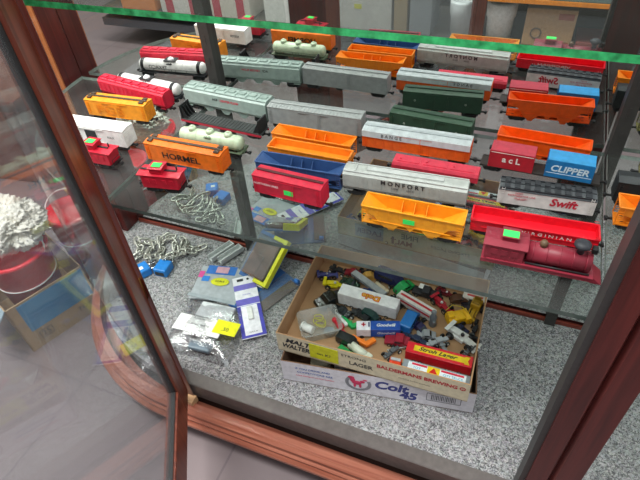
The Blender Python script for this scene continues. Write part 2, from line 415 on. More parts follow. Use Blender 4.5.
def boxcar(name, label, L, R, h='#ff8a1a', roof=None, w=.031, ztop=.045, gable=.0025, door=True, ribs=0, walk=None, ends=True, lettering=(), hatches=False, vents=False, tilt=0, roofribs=0, cat='train car', sticker=None, stripe=None):
    loc, rz, ln = place(L, R, w); t = thing(name, label, cat, loc, rz, GRP, rx=tilt)
    z0 = .011; hw = w/2; bod = plastic(h, .38)
    b = MB(); b.box((0, 0, (z0+ztop)/2), (ln, w, ztop-z0), bev=.0005)
    if stripe: pass
    for s in (-1, 1):
        if ribs:
            for k in range(ribs):
                x = -ln/2+ln*(k+.5)/ribs
                b.box((x, s*(hw+.0002), (z0+ztop)/2), (.0011, .0012, ztop-z0-.003))
        if ends:
            for k in range(7): b.box((s*(ln/2+.0002), 0, z0+.004+k*.0042), (.0010, w-.004, .0016))
        b.box((s*(ln/2-.004), -hw-.0008, z0+.017), (.0005, .0008, .026)); b.box((s*(ln/2-.008), -hw-.0008, z0+.017), (.0005, .0008, .026))
        for k in range(7): b.box((s*(ln/2-.006), -hw-.0009, z0+.006+k*.0036), (.004, .0006, .0005))
    b.build('body', bod, t)
    b = MB(); b.prism([(-hw-.0006, ztop-.0006), (-hw-.0006, ztop+.0004), (0, ztop+gable), (hw+.0006, ztop+.0004), (hw+.0006, ztop-.0006)], -ln/2, ln/2)
    if roofribs:
        for k in range(roofribs):
            x = -ln/2+ln*(k+.5)/roofribs
            b.prism([(-hw, ztop+.0003), (-hw, ztop+.0013), (0, ztop+gable+.0009), (hw, ztop+.0013), (hw, ztop+.0003)], x-.0008, x+.0008)
    b.build('roof', plastic(roof or h, .42), t)
    if walk:
        b = MB(); b.box((0, 0, ztop+gable+.0012), (ln-.004, .0052, .0009))
        for k in range(12): b.box((-ln/2+ln*(k+.5)/12, 0, ztop+gable+.0004), (.0015, .005, .001))
        if hatches:
            for sx in (-1, 1):
                for sy in (-1, 1): b.box((sx*(ln/2-.010), sy*.0075, ztop+gable+.0008), (.009, .007, .0022))
        b.build('roof_walk', plastic(walk, .5), t)
    if door:
        for s in (-1, 1):
            b = MB(); b.box((0, s*(hw+.0007), (z0+ztop)/2), (.026, .0014, ztop-z0-.005), bev=.0003)
            b.box((.010, s*(hw+.0016), (z0+ztop)/2), (.0008, .0010, ztop-z0-.006)); b.box((0, s*(hw+.0013), ztop-.0025), (.060, .001, .0010)); b.box((0, s*(hw+.0013), z0+.002), (.060, .001, .0010))
            b.build('door', plastic(h, .34), t)
    b = MB(); b.box((0, 0, z0-.0015), (ln-.006, .010, .004)); b.box((-.012, .006, z0-.004), (.014, .008, .006)); b.cyl((.010, -.006, z0-.004), (.026, -.006, z0-.004), .0032); b.build('underframe', BLACK, t)
    running_gear(t, ln)
    for q in lettering:
        s, size, x, z, hx = q[:5]; o = q[5] if len(q) > 5 else {}
        for side in (-1, 1):
            text(s, size, plastic(hx, .6), t, (x*(-side), side*(hw+.0006 + (.0020 if door else 0)), z), FRONT if side < 0 else BACKF, sx=o.get('sx', 1), shear=o.get('shear', 0), bold=o.get('bold', 0))
    if sticker:
        x, z = sticker; b = MB(); b.box((x, -hw-.0018, z), (.016, .0004, .009), bev=.0001); b.build('price_sticker', GREENST, t)
    return t
def tankcar(name, label, cx, cy, rz, ln, h, r=.0135, domes=1, frame='#3a4a3a', domeh=None, sad=None, lettering=()):
    t = thing(name, label, 'tank car', (cx, cy, SH), rz, GRP); zc = .0125+r
    b = MB(); R_ = r
    b.lathe([(0, -ln/2), (r*.55, -ln/2+.001), (r*.85, -ln/2+.0035), (r, -ln/2+.008), (r, ln/2-.008), (r*.85, ln/2-.0035), (r*.55, ln/2-.001), (0, ln/2)], (0, 0, zc), 26, 'X')
    for k in range(5): b.lathe([(r+.0003, -.0007), (r+.0003, .0007)], (-ln/2+ln*(k+.5)/5, 0, zc), 26, 'X')
    b.build('tank', plastic(h, .3), t)
    if domes == 1:
        b = MB()
        for s_ in (-1, 1): b.lathe([(r+.0006, -.004), (r+.0006, .004)], (s_*(ln/2-.012), 0, zc), 26, 'X')
        b.box((0, 0, zc+r+.001), (.030, .022, .0012)); b.build('black_bands', BLACK, t)
    for k in range(domes):
        x = 0 if domes == 1 else (k-(domes-1)/2)*.038
        b = MB(); b.lathe([(.0075, -.004), (.0075, .0025), (.0065, .0045), (.003, .0055), (0, .0057)], (x, 0, zc+r), 20); b.cyl((x, 0, zc+r+.005), (x, 0, zc+r+.0072), .0026, n=12); b.build('dome', plastic(domeh or h, .3), t)
    b = MB(); b.box((0, 0, .0105), (ln+.004, .012, .004))
    for s in (-1, 1): b.box((0, s*.0145, .0135), (ln, .0035, .0012)); b.box((s*(ln/2-.004), 0, .0125), (.010, .029, .003)); b.cyl((-ln/2, s*.0148, .023), (ln/2, s*.0148, .023), .0004, n=6)
    for s in (-1, 1):
        for k in range(6): b.cyl((-ln/2+ln*(k+.5)/6, s*.0148, .013), (-ln/2+ln*(k+.5)/6, s*.0148, .023), .0004, n=6)
    b.build('frame', plastic(frame, .5), t)
    b = MB()
    for s in (-1, 1): b.box((0, s*(r*.80), zc+r*.62), (.014, .006, .0008)); b.cyl((.003, s*(r+.0008), .015), (.003, s*(r*.7), zc+r*.8), .0005, n=6); b.cyl((-.003, s*(r+.0008), .015), (-.003, s*(r*.7), zc+r*.8), .0005, n=6)
    b.build('ladder', plastic(frame, .5), t)
    running_gear(t, ln+.004)
    for (s, size, x, hx) in lettering:
        for side in (-1, 1):
            text(s, size, plastic(hx, .6), t, (x*(-side), side*(r+.0004), zc), FRONT if side < 0 else BACKF)
    return t
def hopper(name, label, L, R, h, w=.031, ztop=.044, dividers=3, full=True, cat='hopper car', sticker=None, flat=False):
    loc, rz, ln = place(L, R, w); t = thing(name, label, cat, loc, rz, GRP); hw = w/2; z0 = .011; th = .0011
    b = MB()
    zs = ztop-.016
    for s in (-1, 1):
        y = s*(hw-th/2)
        prof = [(-ln/2, ztop), (ln/2, ztop), (ln/2, ztop-.012), (ln/2-.018, ztop-.016), (ln/2-.034, z0-.001), (ln/2-.050, z0-.001), (ln/2-.056, z0+.006), (.006, z0+.006), (0, z0-.001), (-.006, z0+.006), (-ln/2+.056, z0+.006), (-ln/2+.050, z0-.001), (-ln/2+.034, z0-.001), (-ln/2+.018, ztop-.016), (-ln/2, ztop-.012)]
        if flat: prof = [(-ln/2, ztop), (ln/2, ztop), (ln/2, z0), (-ln/2, z0)]
        b.prism(prof, y-th/2, y+th/2, 'Y')
        b.box((0, s*(hw+.0004), ztop-.0008), (ln+.001, .002, .0018)); b.box((0, s*(hw+.0002), z0+.0085), (ln-.03, .0012, .0012))
        n = 9
        for k in range(n): b.box((-ln/2+ln*(k+.5)/n, s*(hw+.0002), ztop-.008), (.0010, .0011, .013))
        b.box((s*(ln/2+.0002), 0, ztop-.0008), (.0018, w, .0018))
        for sy in (-1, 1):
            b.box((s*(ln/2-.0006), sy*(hw-.0006), (z0+ztop)/2), (.0014, .0014, ztop-z0))
            for k in range(6): b.box((s*(ln/2-.004), sy*(hw+.0004), z0+.003+k*.0042), (.006, .0006, .0006))
    b.box((0, 0, z0), (ln, w-.004, .0016))
    b.build('side_walls', plastic(h, .35), t)
    b = MB(); fz = z0+.010
    if flat:
        b.box((0, 0, ztop-.013), (ln-.002, w-.002, .001))
        for s in (-1, 1): b.box((s*(ln/2-.0006), 0, ztop-.006), (.0011, w-.002, .013))
    else:
        for s in (-1, 1): b.slab([(s*(ln/2-.001), -hw+th, ztop-.001), (s*(ln/2-.001), hw-th, ztop-.001), (s*(ln/2-.032), hw-th, fz), (s*(ln/2-.032), -hw+th, fz)], .001)
        b.box((0, 0, fz), (ln-.062, w-2*th, .001))
    b.build('slope_sheets', plastic(h, .4), t)
    for k in range(dividers):
        x = (k-(dividers-1)/2)*ln*.125
        b = MB(); b.prism([(-hw+th, fz), (hw-th, fz), (hw-th, ztop-.003), (hw-.005, ztop-.003), (0, fz+.006), (-hw+.005, ztop-.003), (-hw+th, ztop-.003)], x-.0005, x+.0005); b.build('cross_brace', plastic(h, .4), t)
    if not flat:
        b = MB()
        for x in (-ln*.2, ln*.2):
            b.prism([(x-.012, z0+.005), (x+.012, z0+.005), (x+.004, .003), (x-.004, .003)], -hw+.004, hw-.004, 'Y')
        b.build('discharge_gate', plastic(h, .4), t)
    running_gear(t, ln)
    if sticker:
        x, z = sticker; b = MB(); b.box((x, -hw-.0020, z), (.017, .0004, .0085), bev=.0001); b.build('price_sticker', GREENST, t)
    return t
def covered_hopper(name, label, L, R, h, w=.034, ztop=.047, roofh=None, lettering=(), under=None, nh=8, flare=.008, ribs=0):
    loc, rz, ln = place(L, R, w); t = thing(name, label, 'covered hopper car', loc, rz, GRP); hw = w/2
    b = MB()
    prof = [(-hw+.005, .0125), (-hw, .020), (-hw, ztop-.004), (-hw+.004, ztop-.0008), (-hw+flare, ztop+.0015), (hw-flare, ztop+.0015), (hw-.004, ztop-.0008), (hw, ztop-.004), (hw, .020), (hw-.005, .0125)]
    b.prism(prof, -ln/2, ln/2)
    if ribs:
        for s in (-1, 1):
            for k in range(ribs): b.box((-ln/2+ln*(k+.5)/ribs, s*(hw+.0001), ztop/2+.008), (.0012, .0013, ztop-.028))
    b.build('body', plastic(h, .38), t)
    b = MB()
    for s in (-1, 1): b.box((0, s*(hw-.004), ztop+.0006), (ln-.002, .0016, .0014))
    for k in range(nh):
        x = -ln/2+ln*(k+.5)/nh
        b.box((x, 0, ztop+.0026), (ln/nh*.62, .010, .0022), bev=.0005); b.box((x-ln/nh*.4, 0, ztop+.0022), (.0012, w-.012, .0014))
    b.build('roof_hatches', plastic(roofh or h, .45), t)
    b = MB()
    for k in (-1, 0, 1):
        x = k*ln*.21
        b.prism([(x-.016, .0175), (x+.016, .0175), (x+.005, .005), (x-.005, .005)], -hw+.003, hw-.003, 'Y')
    b.build('discharge_bay', plastic(under or h, .45), t)
    b = MB(); b.box((0, 0, .0105), (ln, .006, .003))
    for s in (-1, 1):
        b.box((s*(ln/2-.008), 0, .0115), (.015, w-.002, .0012))
        for sy in (-1, 1):
            b.cyl((s*(ln/2-.001), sy*(hw-.002), .011), (s*(ln/2-.001), sy*(hw-.002), ztop-.004), .0006, n=6)
            for q in range(7): b.box((s*(ln/2+.0006), sy*(hw-.004), .014+q*.0045), (.0006, .006, .0006))
    b.build('end_ladders', plastic(under or '#2d2f30', .5), t)
    running_gear(t, ln)
    for (s, size, x, z, hx) in lettering:
        for side in (-1, 1): text(s, size, plastic(hx, .6), t, (x*(-side), side*(hw+.0009 if ribs else hw+.0003), z), FRONT if side < 0 else BACKF, bold=size*.02)
    return t
def caboose(name, label, cx, cy, rz, ln, h):
    t = thing(name, label, 'caboose', (cx, cy, SH), rz, GRP); w = .029; hw = w/2
    b = MB(); b.box((0, 0, .023), (ln-.012, w, .024), bev=.0005)
    for s in (-1, 1):
        for x in (-.022, -.009, .009, .022): b.box((x, s*(hw+.0003), .025), (.007, .0012, .008))
    b.build('body', plastic(h, .35), t)
    b = MB(); b.prism([(-hw-.001, .035), (-hw-.001, .0362), (0, .0385), (hw+.001, .0362), (hw+.001, .035)], -ln/2, ln/2)
    b.build('roof', plastic(h, .4), t)
    b = MB(); b.box((-.004, 0, .0425), (.022, .022, .010), bev=.0006); b.prism([(-.0125, .0470), (-.0125, .048), (0, .0493), (.0125, .048), (.0125, .0470)], -.017, .009)
    for s in (-1, 1): b.box((-.004, s*.0112, .043), (.012, .0008, .005))
    b.build('cupola', plastic(h, .35), t)
    b = MB(); b.box((.018, 0, .0395), (.022, .004, .0008)); b.box((-.028, 0, .0395), (.018, .004, .0008)); b.cyl((.026, .006, .036), (.026, .006, .045), .0014, n=8); b.build('roof_walk', BLACK, t)
    b = MB(); b.box((0, 0, .0108), (ln, w-.004, .0016))
    for s in (-1, 1):
        for sy in (-1, 1): b.cyl((s*(ln/2-.001), sy*.012, .011), (s*(ln/2-.001), sy*.012, .022), .0005, n=6)
        b.cyl((s*(ln/2-.001), -.012, .022), (s*(ln/2-.001), .012, .022), .0005, n=6); b.box((s*(ln/2-.003), 0, .0115), (.008, w, .001))
    b.build('end_platforms', BLACK, t)
    b = MB(); b.box((-.004, -.001, .0497), (.016, .012, .0004)); b.build('price_sticker', GREENST, t)
    running_gear(t, ln-.004)
    return t

# --- left end and middle-left
tankcar('tank_car', 'silver white single-dome tank car behind the red covered hopper, lettered texaco', -.772, -.046, math.radians(-5), .168, '#e9e8e4', .0135, 1, '#26282c', '#dfe0e0', lettering=(('TEXACO', .012, .03, '#222222'),))
covered_hopper('covered_hopper', 'bright red covered hopper with roof hatches behind the orange FGE reefer', (-.872, -.088), (-.686, -.113), '#d8203c', .030, .045, '#cf2440', under='#8c1a2c', ribs=14)
boxcar('refrigerator_car', 'orange yellow reefer with black roofwalk and raised FGE lettering', (-.836, -.172), (-.694, -.163), '#f79a24', walk='#4a3a2c', hatches=True, lettering=(('FGE', .026, -.012, .027, '#e07f10', {'sx': 1.5}),))
boxcar('refrigerator_car', 'plain white refrigerator car behind the leftmost red caboose', (-.822, -.262), (-.675, -.255), '#f1f1ee', w=.033, lettering=(('REEFER', .008, -.045, .030, '#33363a'), ('RDLX', .006, .045, .030, '#33363a')), roofribs=0)
b = MB(); b.box((0, 0, 0), (.024, .0012, .024)); dd_ = b.build('door_panel', plastic('#2d3133', .5), bpy.data.objects['refrigerator_car.001'], (0, -.0182, .028))
caboose('caboose', 'leftmost red toy caboose in front of the white refrigerator car', -.703, -.300, math.radians(2), .082, '#c41f35')
caboose('caboose', 'red toy caboose directly in front of the orange HORMEL car', -.541, -.328, math.radians(9), .078, '#c41f35')
boxcar('refrigerator_car', 'orange refrigerator car with black HORMEL lettering and dark roofwalk', (-.614, -.274), (-.459, -.273), '#f2761c', walk='#4b3c30', hatches=True, lettering=(('HORMEL', .0165, -.002, .028, '#1e1a18', {'bold': .0003, 'sx': 1.2}),))
tankcar('tank_car', 'pale green three-dome tank car behind the HORMEL car', -.522, -.200, math.radians(-.5), .132, '#c3d3b4', .0135, 3, '#5d6b55')
covered_hopper('covered_hopper', 'long grey-green covered hopper behind the black bulkhead flatcar, with small red lettering', (-.657, -.080), (-.462, -.096), '#9fb0a9', .036, .049, '#93a49d', lettering=(('ACF', .007, -.020, .036, '#333a3a'), ('CENTER FLOW', .0065, .014, .036, '#d0304a')), under='#7f8f88')
def bulkhead(L, R):
    loc, rz, ln = place(L, R, .030); t = thing('bulkhead_flatcar', 'black bulkhead flatcar with upright ends and red sill, before the long grey hopper', 'flatcar', loc, rz, GRP)
    b = MB(); b.box((0, 0, .0145), (ln, .030, .0025))
    for k in range(24): b.box((-ln/2+.010+(ln-.02)*k/23, 0, .0162), (.0022, .027, .0012))
    b.build('deck', plastic('#3a3d3c', .6), t)
    b = MB()
    for s in (-1, 1):
        b.box((0, s*.0143, .0115), (ln, .0018, .0045))
    b.build('side_sill', plastic('#b92238', .5), t)
    for s in (-1, 1):
        b = MB(); b.box((s*(ln/2-.003), 0, .029), (.0028, .029, .028))
        for y in (-.012, -.004, .004, .012): b.prism([(s*(ln/2-.004), .015), (s*(ln/2-.018), .015), (s*(ln/2-.004), .040)], y-.0009, y+.0009, 'Y')
        b.build('bulkhead', BLACK, t)
    running_gear(t, ln)
bulkhead((-.632, -.138), (-.448, -.150))
boxcar('boxcar', 'weathered grey ribbed boxcar behind the orange open hoppers', (-.456, -.099), (-.270, -.096), '#9a9c9c', '#a4a7a6', w=.030, ztop=.046, roofribs=26, ribs=0, walk='#a4a7a6')
hopper('open_hopper', 'orange open hopper with cross braces, behind the other orange one', (-.409, -.176), (-.261, -.178), '#fb8a1c', .031, .043)
hopper('open_gondola', 'orange shallow open car just in front of the braced orange hopper', (-.397, -.217), (-.252, -.218), '#fb8f24', .029, .043, 0, flat=True)
hopper('open_hopper', 'dark blue open hopper behind the red boxcar', (-.398, -.262), (-.250, -.257), '#3c5a8c', .030, .042)
boxcar('boxcar', 'red boxcar with a green price sticker on its side', (-.383, -.302), (-.262, -.308), '#d42440', w=.029, walk='#5a2026', lettering=(('NORTHERN LINES', .0055, -.035, .033, '#f0dede'),), sticker=(.004, .0255))
covered_hopper('covered_hopper', 'light grey covered hopper with dark MONFORT lettering', (-.247, -.254), (-.055, -.246), '#b9bbb6', .031, .046, '#c9cbc8', lettering=(('M O N F O R T', .0105, .0, .037, '#3a3436'), ('13200          13218', .0045, .0, .029, '#6b6766')), nh=1, ribs=26, under='#8a8b88')
hopper('open_hopper', 'yellow-orange open hopper at the shelf front with a green price sticker', (-.193, -.320), (-.047, -.319), '#f9a01f', .032, .044, sticker=(-.002, .030))
def billboard(L, R):
    return boxcar('refrigerator_car', 'silver-topped orange refrigerator car between the dark green boxcar and low red car', L, R, '#f0621c', '#c8ced0', w=.030, ztop=.044, roofribs=30, walk='#b4bbbe', ribs=12)
t = billboard((-.258, -.125), (-.072, -.124))
b = MB(); b.box((0, -.0160, .0385), (.186, .0016, .0115)); b.box((0, .0160, .0385), (.186, .0016, .0115)); b.build('silver_letterboard', plastic('#d3d8da', .35), t)
text('B A N G E', .0085, INK, t, (-.040, -.0172, .0385), FRONT); text('B A N G E', .0085, INK, t, (.040, .0172, .0385), BACKF)
# low red covered car
def lowcar(L, R):
    loc, rz, ln = place(L, R, .029); t = thing('gondola_car', 'low red covered gondola with raised roof panels, behind the MONFORT hopper', 'gondola car', loc, rz, GRP)
    b = MB(); b.box((0, 0, .0165), (ln, .029, .011), bev=.0008)
    for k in range(12):
        for s in (-1, 1): b.box((-ln/2+ln*(k+.5)/12, s*.0148, .0165), (.0012, .001, .010))
    b.build('body', plastic('#cf2e44', .38), t)
    b = MB(); b.prism([(-.0148, .0215), (-.012, .026), (.012, .026), (.0148, .0215)], -ln/2+.001, ln/2-.001)
    for k in range(3):
        x = (k-1)*ln*.31; b.box((x, 0, .0265), (ln*.27, .016, .0010)); b.box((x-ln*.1, 0, .027), (.003, .005, .003))
    b.build('cover', plastic('#da3a50', .38), t)
    running_gear(t, ln)
lowcar((-.189, -.178), (-.048, -.178))
boxcar('boxcar', 'dark green boxcar at the back of the shelf', (-.229, -.056), (-.081, -.067), '#2f4a3a', '#38523f', w=.029, ztop=.045, roofribs=0, walk='#2f4638', ribs=0, lettering=(('o', .008, -.045, .030, '#b8c0b4'), ('o', .008, .050, .030, '#b8c0b4')))
hopper('open_hopper', 'bright orange open hopper behind the two containers at the back', (-.036, -.078), (.107, -.085), '#f2590f', .030, .045, 0)
def container_flat():
    t = thing('container_flatcar', 'dark flatcar carrying a red and a blue container', 'flatcar', (.038, -.1115, SH), math.radians(-1.5), GRP)
    b = MB(); b.box((0, 0, .0115), (.182, .028, .0030)); b.box((0, 0, .0085), (.15, .008, .004))
    for s in (-1, 1): b.box((0, s*.0142, .0122), (.18, .0012, .0034))
    b.build('deck', plastic('#3a3431', .6), t); running_gear(t, .182)
container_flat()
def container(label, x, y, rz, h, h2, txt, size, hx, **k):
    t = thing('shipping_container', label, 'container', (x, y, SH+.0131), rz, GRP)
    b = MB(); b.box((0, 0, .0155), (.068, .031, .031), bev=.0006)
    for s in (-1, 1):
        for i in range(4): b.box((s*.0335, (-1 if i % 2 else 1)*.0148, .0155 if i < 2 else .0155), (.0022, .0022, .0305))
        for i in (-.008, 0, .008): b.box((.0343*s, i, .0155), (.0006, .0008, .028))
    b.build('body', plastic(h, .34), t)
    b = MB(); b.box((0, 0, .0313), (.0675, .0305, .0008)); 
    for i in range(9): b.box((-.0296+i*.0074, 0, .0318), (.001, .028, .0005))
    b.build('top_panel', plastic(h2, .4), t)
    for side in (-1, 1):
        text(txt, size, plastic(hx, .5), t, (0, side*.0159, .017), FRONT if side < 0 else BACKF, bold=size*.03, **k)
    b = MB()
    for side in (-1, 1): b.box((0, side*.0157, .0285 if txt == 'a c L' else .0085), (.067, .0004, .0009))
    b.build('pinstripe', plastic(hx, .5), t)
    return t
container('red container lettered acL standing on the dark flatcar', -.0055, -.1115, math.radians(-2), '#b81c2c', '#c23a4c', 'a c L', .0145, '#f2e2dc')
container('blue container lettered CLIPPER on the right end of the flatcar', .0815, -.1135, math.radians(-1.3), '#1f76b4', '#3a9bd6', 'CLIPPER', .0155, '#d6e6f2', shear=.15)
t = boxcar('boxcar', 'white-sided boxcar with red Swift lettering and dark latticed roof', (-.013, -.214), (.121, -.206), '#e9e4e0', '#4b4e52', w=.031, ztop=.0365, door=False, ends=False, lettering=(('Swift', .0185, .024, .025, '#c8203a', {'bold': .0005, 'shear': .2}), ('SWIFT', .004, -.038, .0325, '#d05060'), ('REFRIGERATOR LINE', .0042, -.034, .0285, '#d05060'), ('SRLX 15391', .0038, -.034, .0235, '#d05060'), ('LD LMT', .0032, -.034, .022, '#d05060')))
b = MB()
for i in range(9):
    for j in (-1, 1): b.box((-.056+i*.014, j*.0072, .0393), (.0085, .0095, .0022), bev=.0004)
for j in (-1, 0, 1): b.box((0, j*.0135, .0390), (.132, .0012, .0022))
b.build('roof_lattice', plastic('#2e3035', .5), t)
t = hopper('gondola_car', 'long bright red open gondola behind the maroon engine', (-.040, -.288), (.127, -.280), '#e8182c', .032, .031, 0, cat='gondola car', flat=True)
text('V I R G I N I A N', .0065, WHITE, t, (.018, -.0174, .0235), FRONT, sx=1.4); text('VIRGINIAN', .0065, WHITE, t, (-.01, .0174, .0235), BACKF, sx=2)
# maroon old-time locomotive
def loco():
    t = thing('toy_locomotive', 'maroon toy steam locomotive with dark funnel and green sticker at the shelf front', 'toy locomotive', (.052, -.323, SH), math.radians(1.5), 'model railway cars on the middle shelf')
    M_ = plastic('#8c2838', .45, bump=.1)
    b = MB(); b.prism([(-.018, .008), (-.018, .014), (.018, .014), (.018, .008)], -.068, .072); b.box((.004, -.0165, .0145), (.13, .005, .002)); b.box((.004, .0165, .0145), (.13, .005, .002)); b.build('running_board', M_, t)
    b = MB(); b.box((-.040, 0, .026), (.050, .034, .025), bev=.001)
    for s in (-1, 1):
        for x in (-.053, -.040, -.027): b.box((x, s*.0172, .029), (.009, .0012, .009))
        for k in range(8): b.box((-.062+k*.006, s*.0172, .019), (.0012, .0010, .008))
    b.build('cab', M_, t)
    b = MB(); b.prism([(-.0185, .0385), (-.0185, .040), (-.008, .0432), (.008, .0432), (.0185, .040), (.0185, .0385)], -.068, -.012); b.build('cab_roof', M_, t)
    b = MB(); b.box((-.036, 0, .0465), (.020, .018, .0075), bev=.0008); b.box((-.036, 0, .0505), (.023, .021, .0012)); b.build('roof_ventilator', M_, t)
    b = MB(); b.box((-.036, -.002, .0513), (.020, .013, .0004)); b.build('price_sticker', GREENST, t)
    b = MB(); b.cyl((-.012, 0, .0265), (.066, 0, .0265), .0135, n=26)
    for x in (-.005, .012, .028, .044, .060): b.lathe([(.0138, -.0008), (.0138, .0008)], (x, 0, .0265), 26, 'X')
    for k in range(14): b.sph((-.010+k*.0056, -.0150, .0165), .0008, n=6)
    b.build('boiler', M_, t)
    b = MB(); b.cyl((-.012, -.0155, .0180), (.066, -.0155, .0180), .0012, n=8); b.cyl((-.012, .0155, .0180), (.066, .0155, .0180), .0012, n=8); b.build('handrail', BLACK, t)
    b = MB(); b.lathe([(.0045, 0), (.0045, .007), (.0105, .0135), (.0105, .016), (.0055, .020), (.0035, .0195), (0, .0195)], (.050, 0, .0385), 22); b.build('smokestack', plastic('#33343a', .55), t)
    b = MB(); b.lathe([(.005, 0), (.005, .006), (.003, .009), (0, .0095)], (.006, 0, .039), 18); b.build('steam_dome', plastic('#6e5640', .5), t)
    b = MB(); b.box((.0655, 0, .048), (.007, .009, .008), bev=.001); b.build('headlamp', BLACK, t)
    b = MB(); b.prism([(.070, .014), (.084, .003), (.070, .003)], -.014, .014, 'Y'); b.build('pilot', M_, t)
    for k, x in enumerate((-.050, -.028, .004, .026, .056)):
        r = .0075 if k < 4 else .005
        b = MB()
        for s in (-1, 1): b.cyl((x, s*.0105, r), (x, s*.0082, r), r, n=18)
        b.cyl((x, -.0085, r), (x, .0085, r), .0012, n=6); b.build('wheel_set', BLACK, t)
loco()
# right end of the case
hopper('open_hopper', 'orange open hopper on the right end shelf behind the post', (.148, -.217), (.293, -.213), '#f58a20', .032, .044)
boxcar('boxcar', 'black boxcar on the right end shelf behind the orange hopper', (.146, -.160), (.296, -.156), '#24282a', w=.031)
hopper('open_hopper', 'olive open hopper at the back of the right end shelf', (.185, -.085), (.330, -.085), '#7a7440', .031, .042)

# ------------------------------------------------------------ the two beer trays with toys
def tray(label, x0, y0, rz, W, D, H, z, inner, outer, fn=None, thick=.0025):
    t = thing('cardboard_tray', label, 'cardboard tray', (x0, y0, z), rz)
    # origin = front-left bottom corner
    b = MB(); b.box((W/2, D/2, thick/2), (W, D, thick)); b.build('base', inner, t)
    for nm, c, d in (('front_wall', (W/2, thick/2, H/2), (W, thick, H)), ('back_wall', (W/2, D-thick/2, H/2), (W, thick, H)), ('side_wall', (thick/2, D/2, H/2), (thick, D-2*thick, H)), ('side_wall', (W-thick/2, D/2, H/2), (thick, D-2*thick, H))):
        b = MB(); b.box(c, d)
        for f in b.bm.faces:
            n = f.normal; cc = f.calc_center_median()
            outside = (nm == 'front_wall' and n.y < -.5) or (nm == 'back_wall' and n.y > .5) or (nm == 'side_wall' and ((c[0] < W/2 and n.x < -.5) or (c[0] > W/2 and n.x > .5)))
            f.material_index = 1 if outside else 0
        o = b.build(nm, [inner, outer], t)
        if fn and nm in ('front_wall', 'back_wall'): fn(o, nm, W, D, H)
    return t
def low_print(o, nm, W, D, H):
    if nm != 'front_wall': return
    y = -.0003
    text('IF YOU DRINK AND', .0085, plastic('#2a56a0', .7), o, (.068, y, H*.74), FRONT); text('COMPETITIONS ARE', .0085, plastic('#2a56a0', .7), o, (.072, y, H*.56), FRONT)
    text('PLEASE DISPOSE OF THIS TRAY PROPERLY', .0045, plastic('#d0506a', .7), o, (.072, y, H*.38), FRONT)
    text('Colt', .036, plastic('#3a3f80', .7), o, (.232, y, H*.60), FRONT, bold=.0014, shear=.15, sx=1.05); text('45', .034, plastic('#3a3f80', .7), o, (.268, y, H*.30), FRONT, bold=.0016, shear=.15)
    b = MB()   # horseshoe
    P = [(.165+.024*math.cos(a), -.0006, H*.54+.024*math.sin(a)) for a in [math.radians(180+d) for d in range(-35, 216, 15)]]
    for i in range(len(P)-1):
        a, c = Vector(P[i]), Vector(P[i+1]); dd2 = (c-a); ang = math.atan2(dd2.z, dd2.x)
        b.box(tuple((a+c)/2), (dd2.length*1.25, .0006, .007), M=Matrix.Translation((a+c)/2) @ Matrix.Rotation(-ang, 4, 'Y') @ Matrix.Translation(-(a+c)/2))
    b.build('horseshoe_emblem', plastic('#8a8a90', .6), o)
    b = MB()   # kicking horse
    hz = H*.55; K_ = 1.45
    for (cx, cz, rx, rz_) in ((.163, hz, .0075, .005), (.157, hz+.006, .004, .006), (.155, hz+.012, .005, .003), (.171, hz+.004, .004, .003), (.160, hz-.007, .002, .005), (.168, hz-.007, .002, .005), (.175, hz+.009, .0035, .0015)):
        b.sph((0, 0, 0), 1, (rx*K_, .0005, rz_*K_), 10, Matrix.Translation((.165+(cx-.165)*K_, -.0009, hz+(cz-hz)*K_)))
    b.build('horse_emblem', plastic('#c8305a', .6), o)
    b = MB(); x0, x1, z0, z1 = .305, .372, H*.30, H*.66
    for c, d in ((((x0+x1)/2, z0), (x1-x0, .0012)), (((x0+x1)/2, z1), (x1-x0, .0012)), ((x0, (z0+z1)/2), (.0012, z1-z0)), ((x1, (z0+z1)/2), (.0012, z1-z0))): b.box((c[0], y, c[1]), (d[0], .0004, d[1]))
    for k in range(15): b.box((x0+.010+k*.0033, y, (z0+z1)/2), (.0012 if k % 3 else .002, .0004, (z1-z0)*.7))
    b.build('barcode', plastic('#55565c', .7), o)
def up_print(o, nm, W, D, H):
    y = -.0003 if nm == 'front_wall' else D+.0003
    if nm == 'front_wall':
        text('MALT', .019, INK, o, (.046, y, H*.70), FRONT, bold=.0007, shear=.3, sx=1.1); text('WALTERS', .020, INK, o, (.044, y, H*.38), FRONT, bold=.0007, shear=.3, sx=.78)
        b = MB(); b.box((.104, y-.0004, H*.52), (.062, .0008, H*.78)); b.build('yellow_tag', plastic('#c9c81c', .6), o)
        text('on K?', .012, INK, o, (.104, y-.001, H*.45), FRONT, sx=1.1)
        text('STRONG', .0105, plastic('#3b3a3a', .7), o, (.167, y, H*.74), FRONT, sx=1.25); text('LAGER', .0165, plastic('#3b3a3a', .7), o, (.182, y, H*.40), FRONT, sx=1.0, bold=.0003)
        text('BALDERMANS BREWING \u00ae', .0145, plastic('#b03038', .7), o, (.300, y, H*.66), FRONT, sx=.98, bold=.0005)
        text('ASHEVILLE, NORTH CAROLINA', .0045, plastic('#8a7f70', .7), o, (.29, y, H*.32), FRONT)
    else:
        text('STRONG LAGER', .013, plastic('#5c5a50', .7), o, (.29, y, H*.5), BACKF, shear=.2); text('FINE', .022, plastic('#35584a', .7), o, (.19, y, H*.70), BACKF, bold=.0006); text('MALT', .022, plastic('#6a2a30', .7), o, (.17, y, H*.32), BACKF, bold=.0006)
        b = MB(); b.box((.085, y, H*.5), (.075, .0004, H*.7)); b.build('blue_panel', plastic('#9aa6b6', .7), o)
        text('LAGER', .022, plastic('#4a5a84', .7), o, (.085, y+.0004, H*.5), BACKF, bold=.0006)
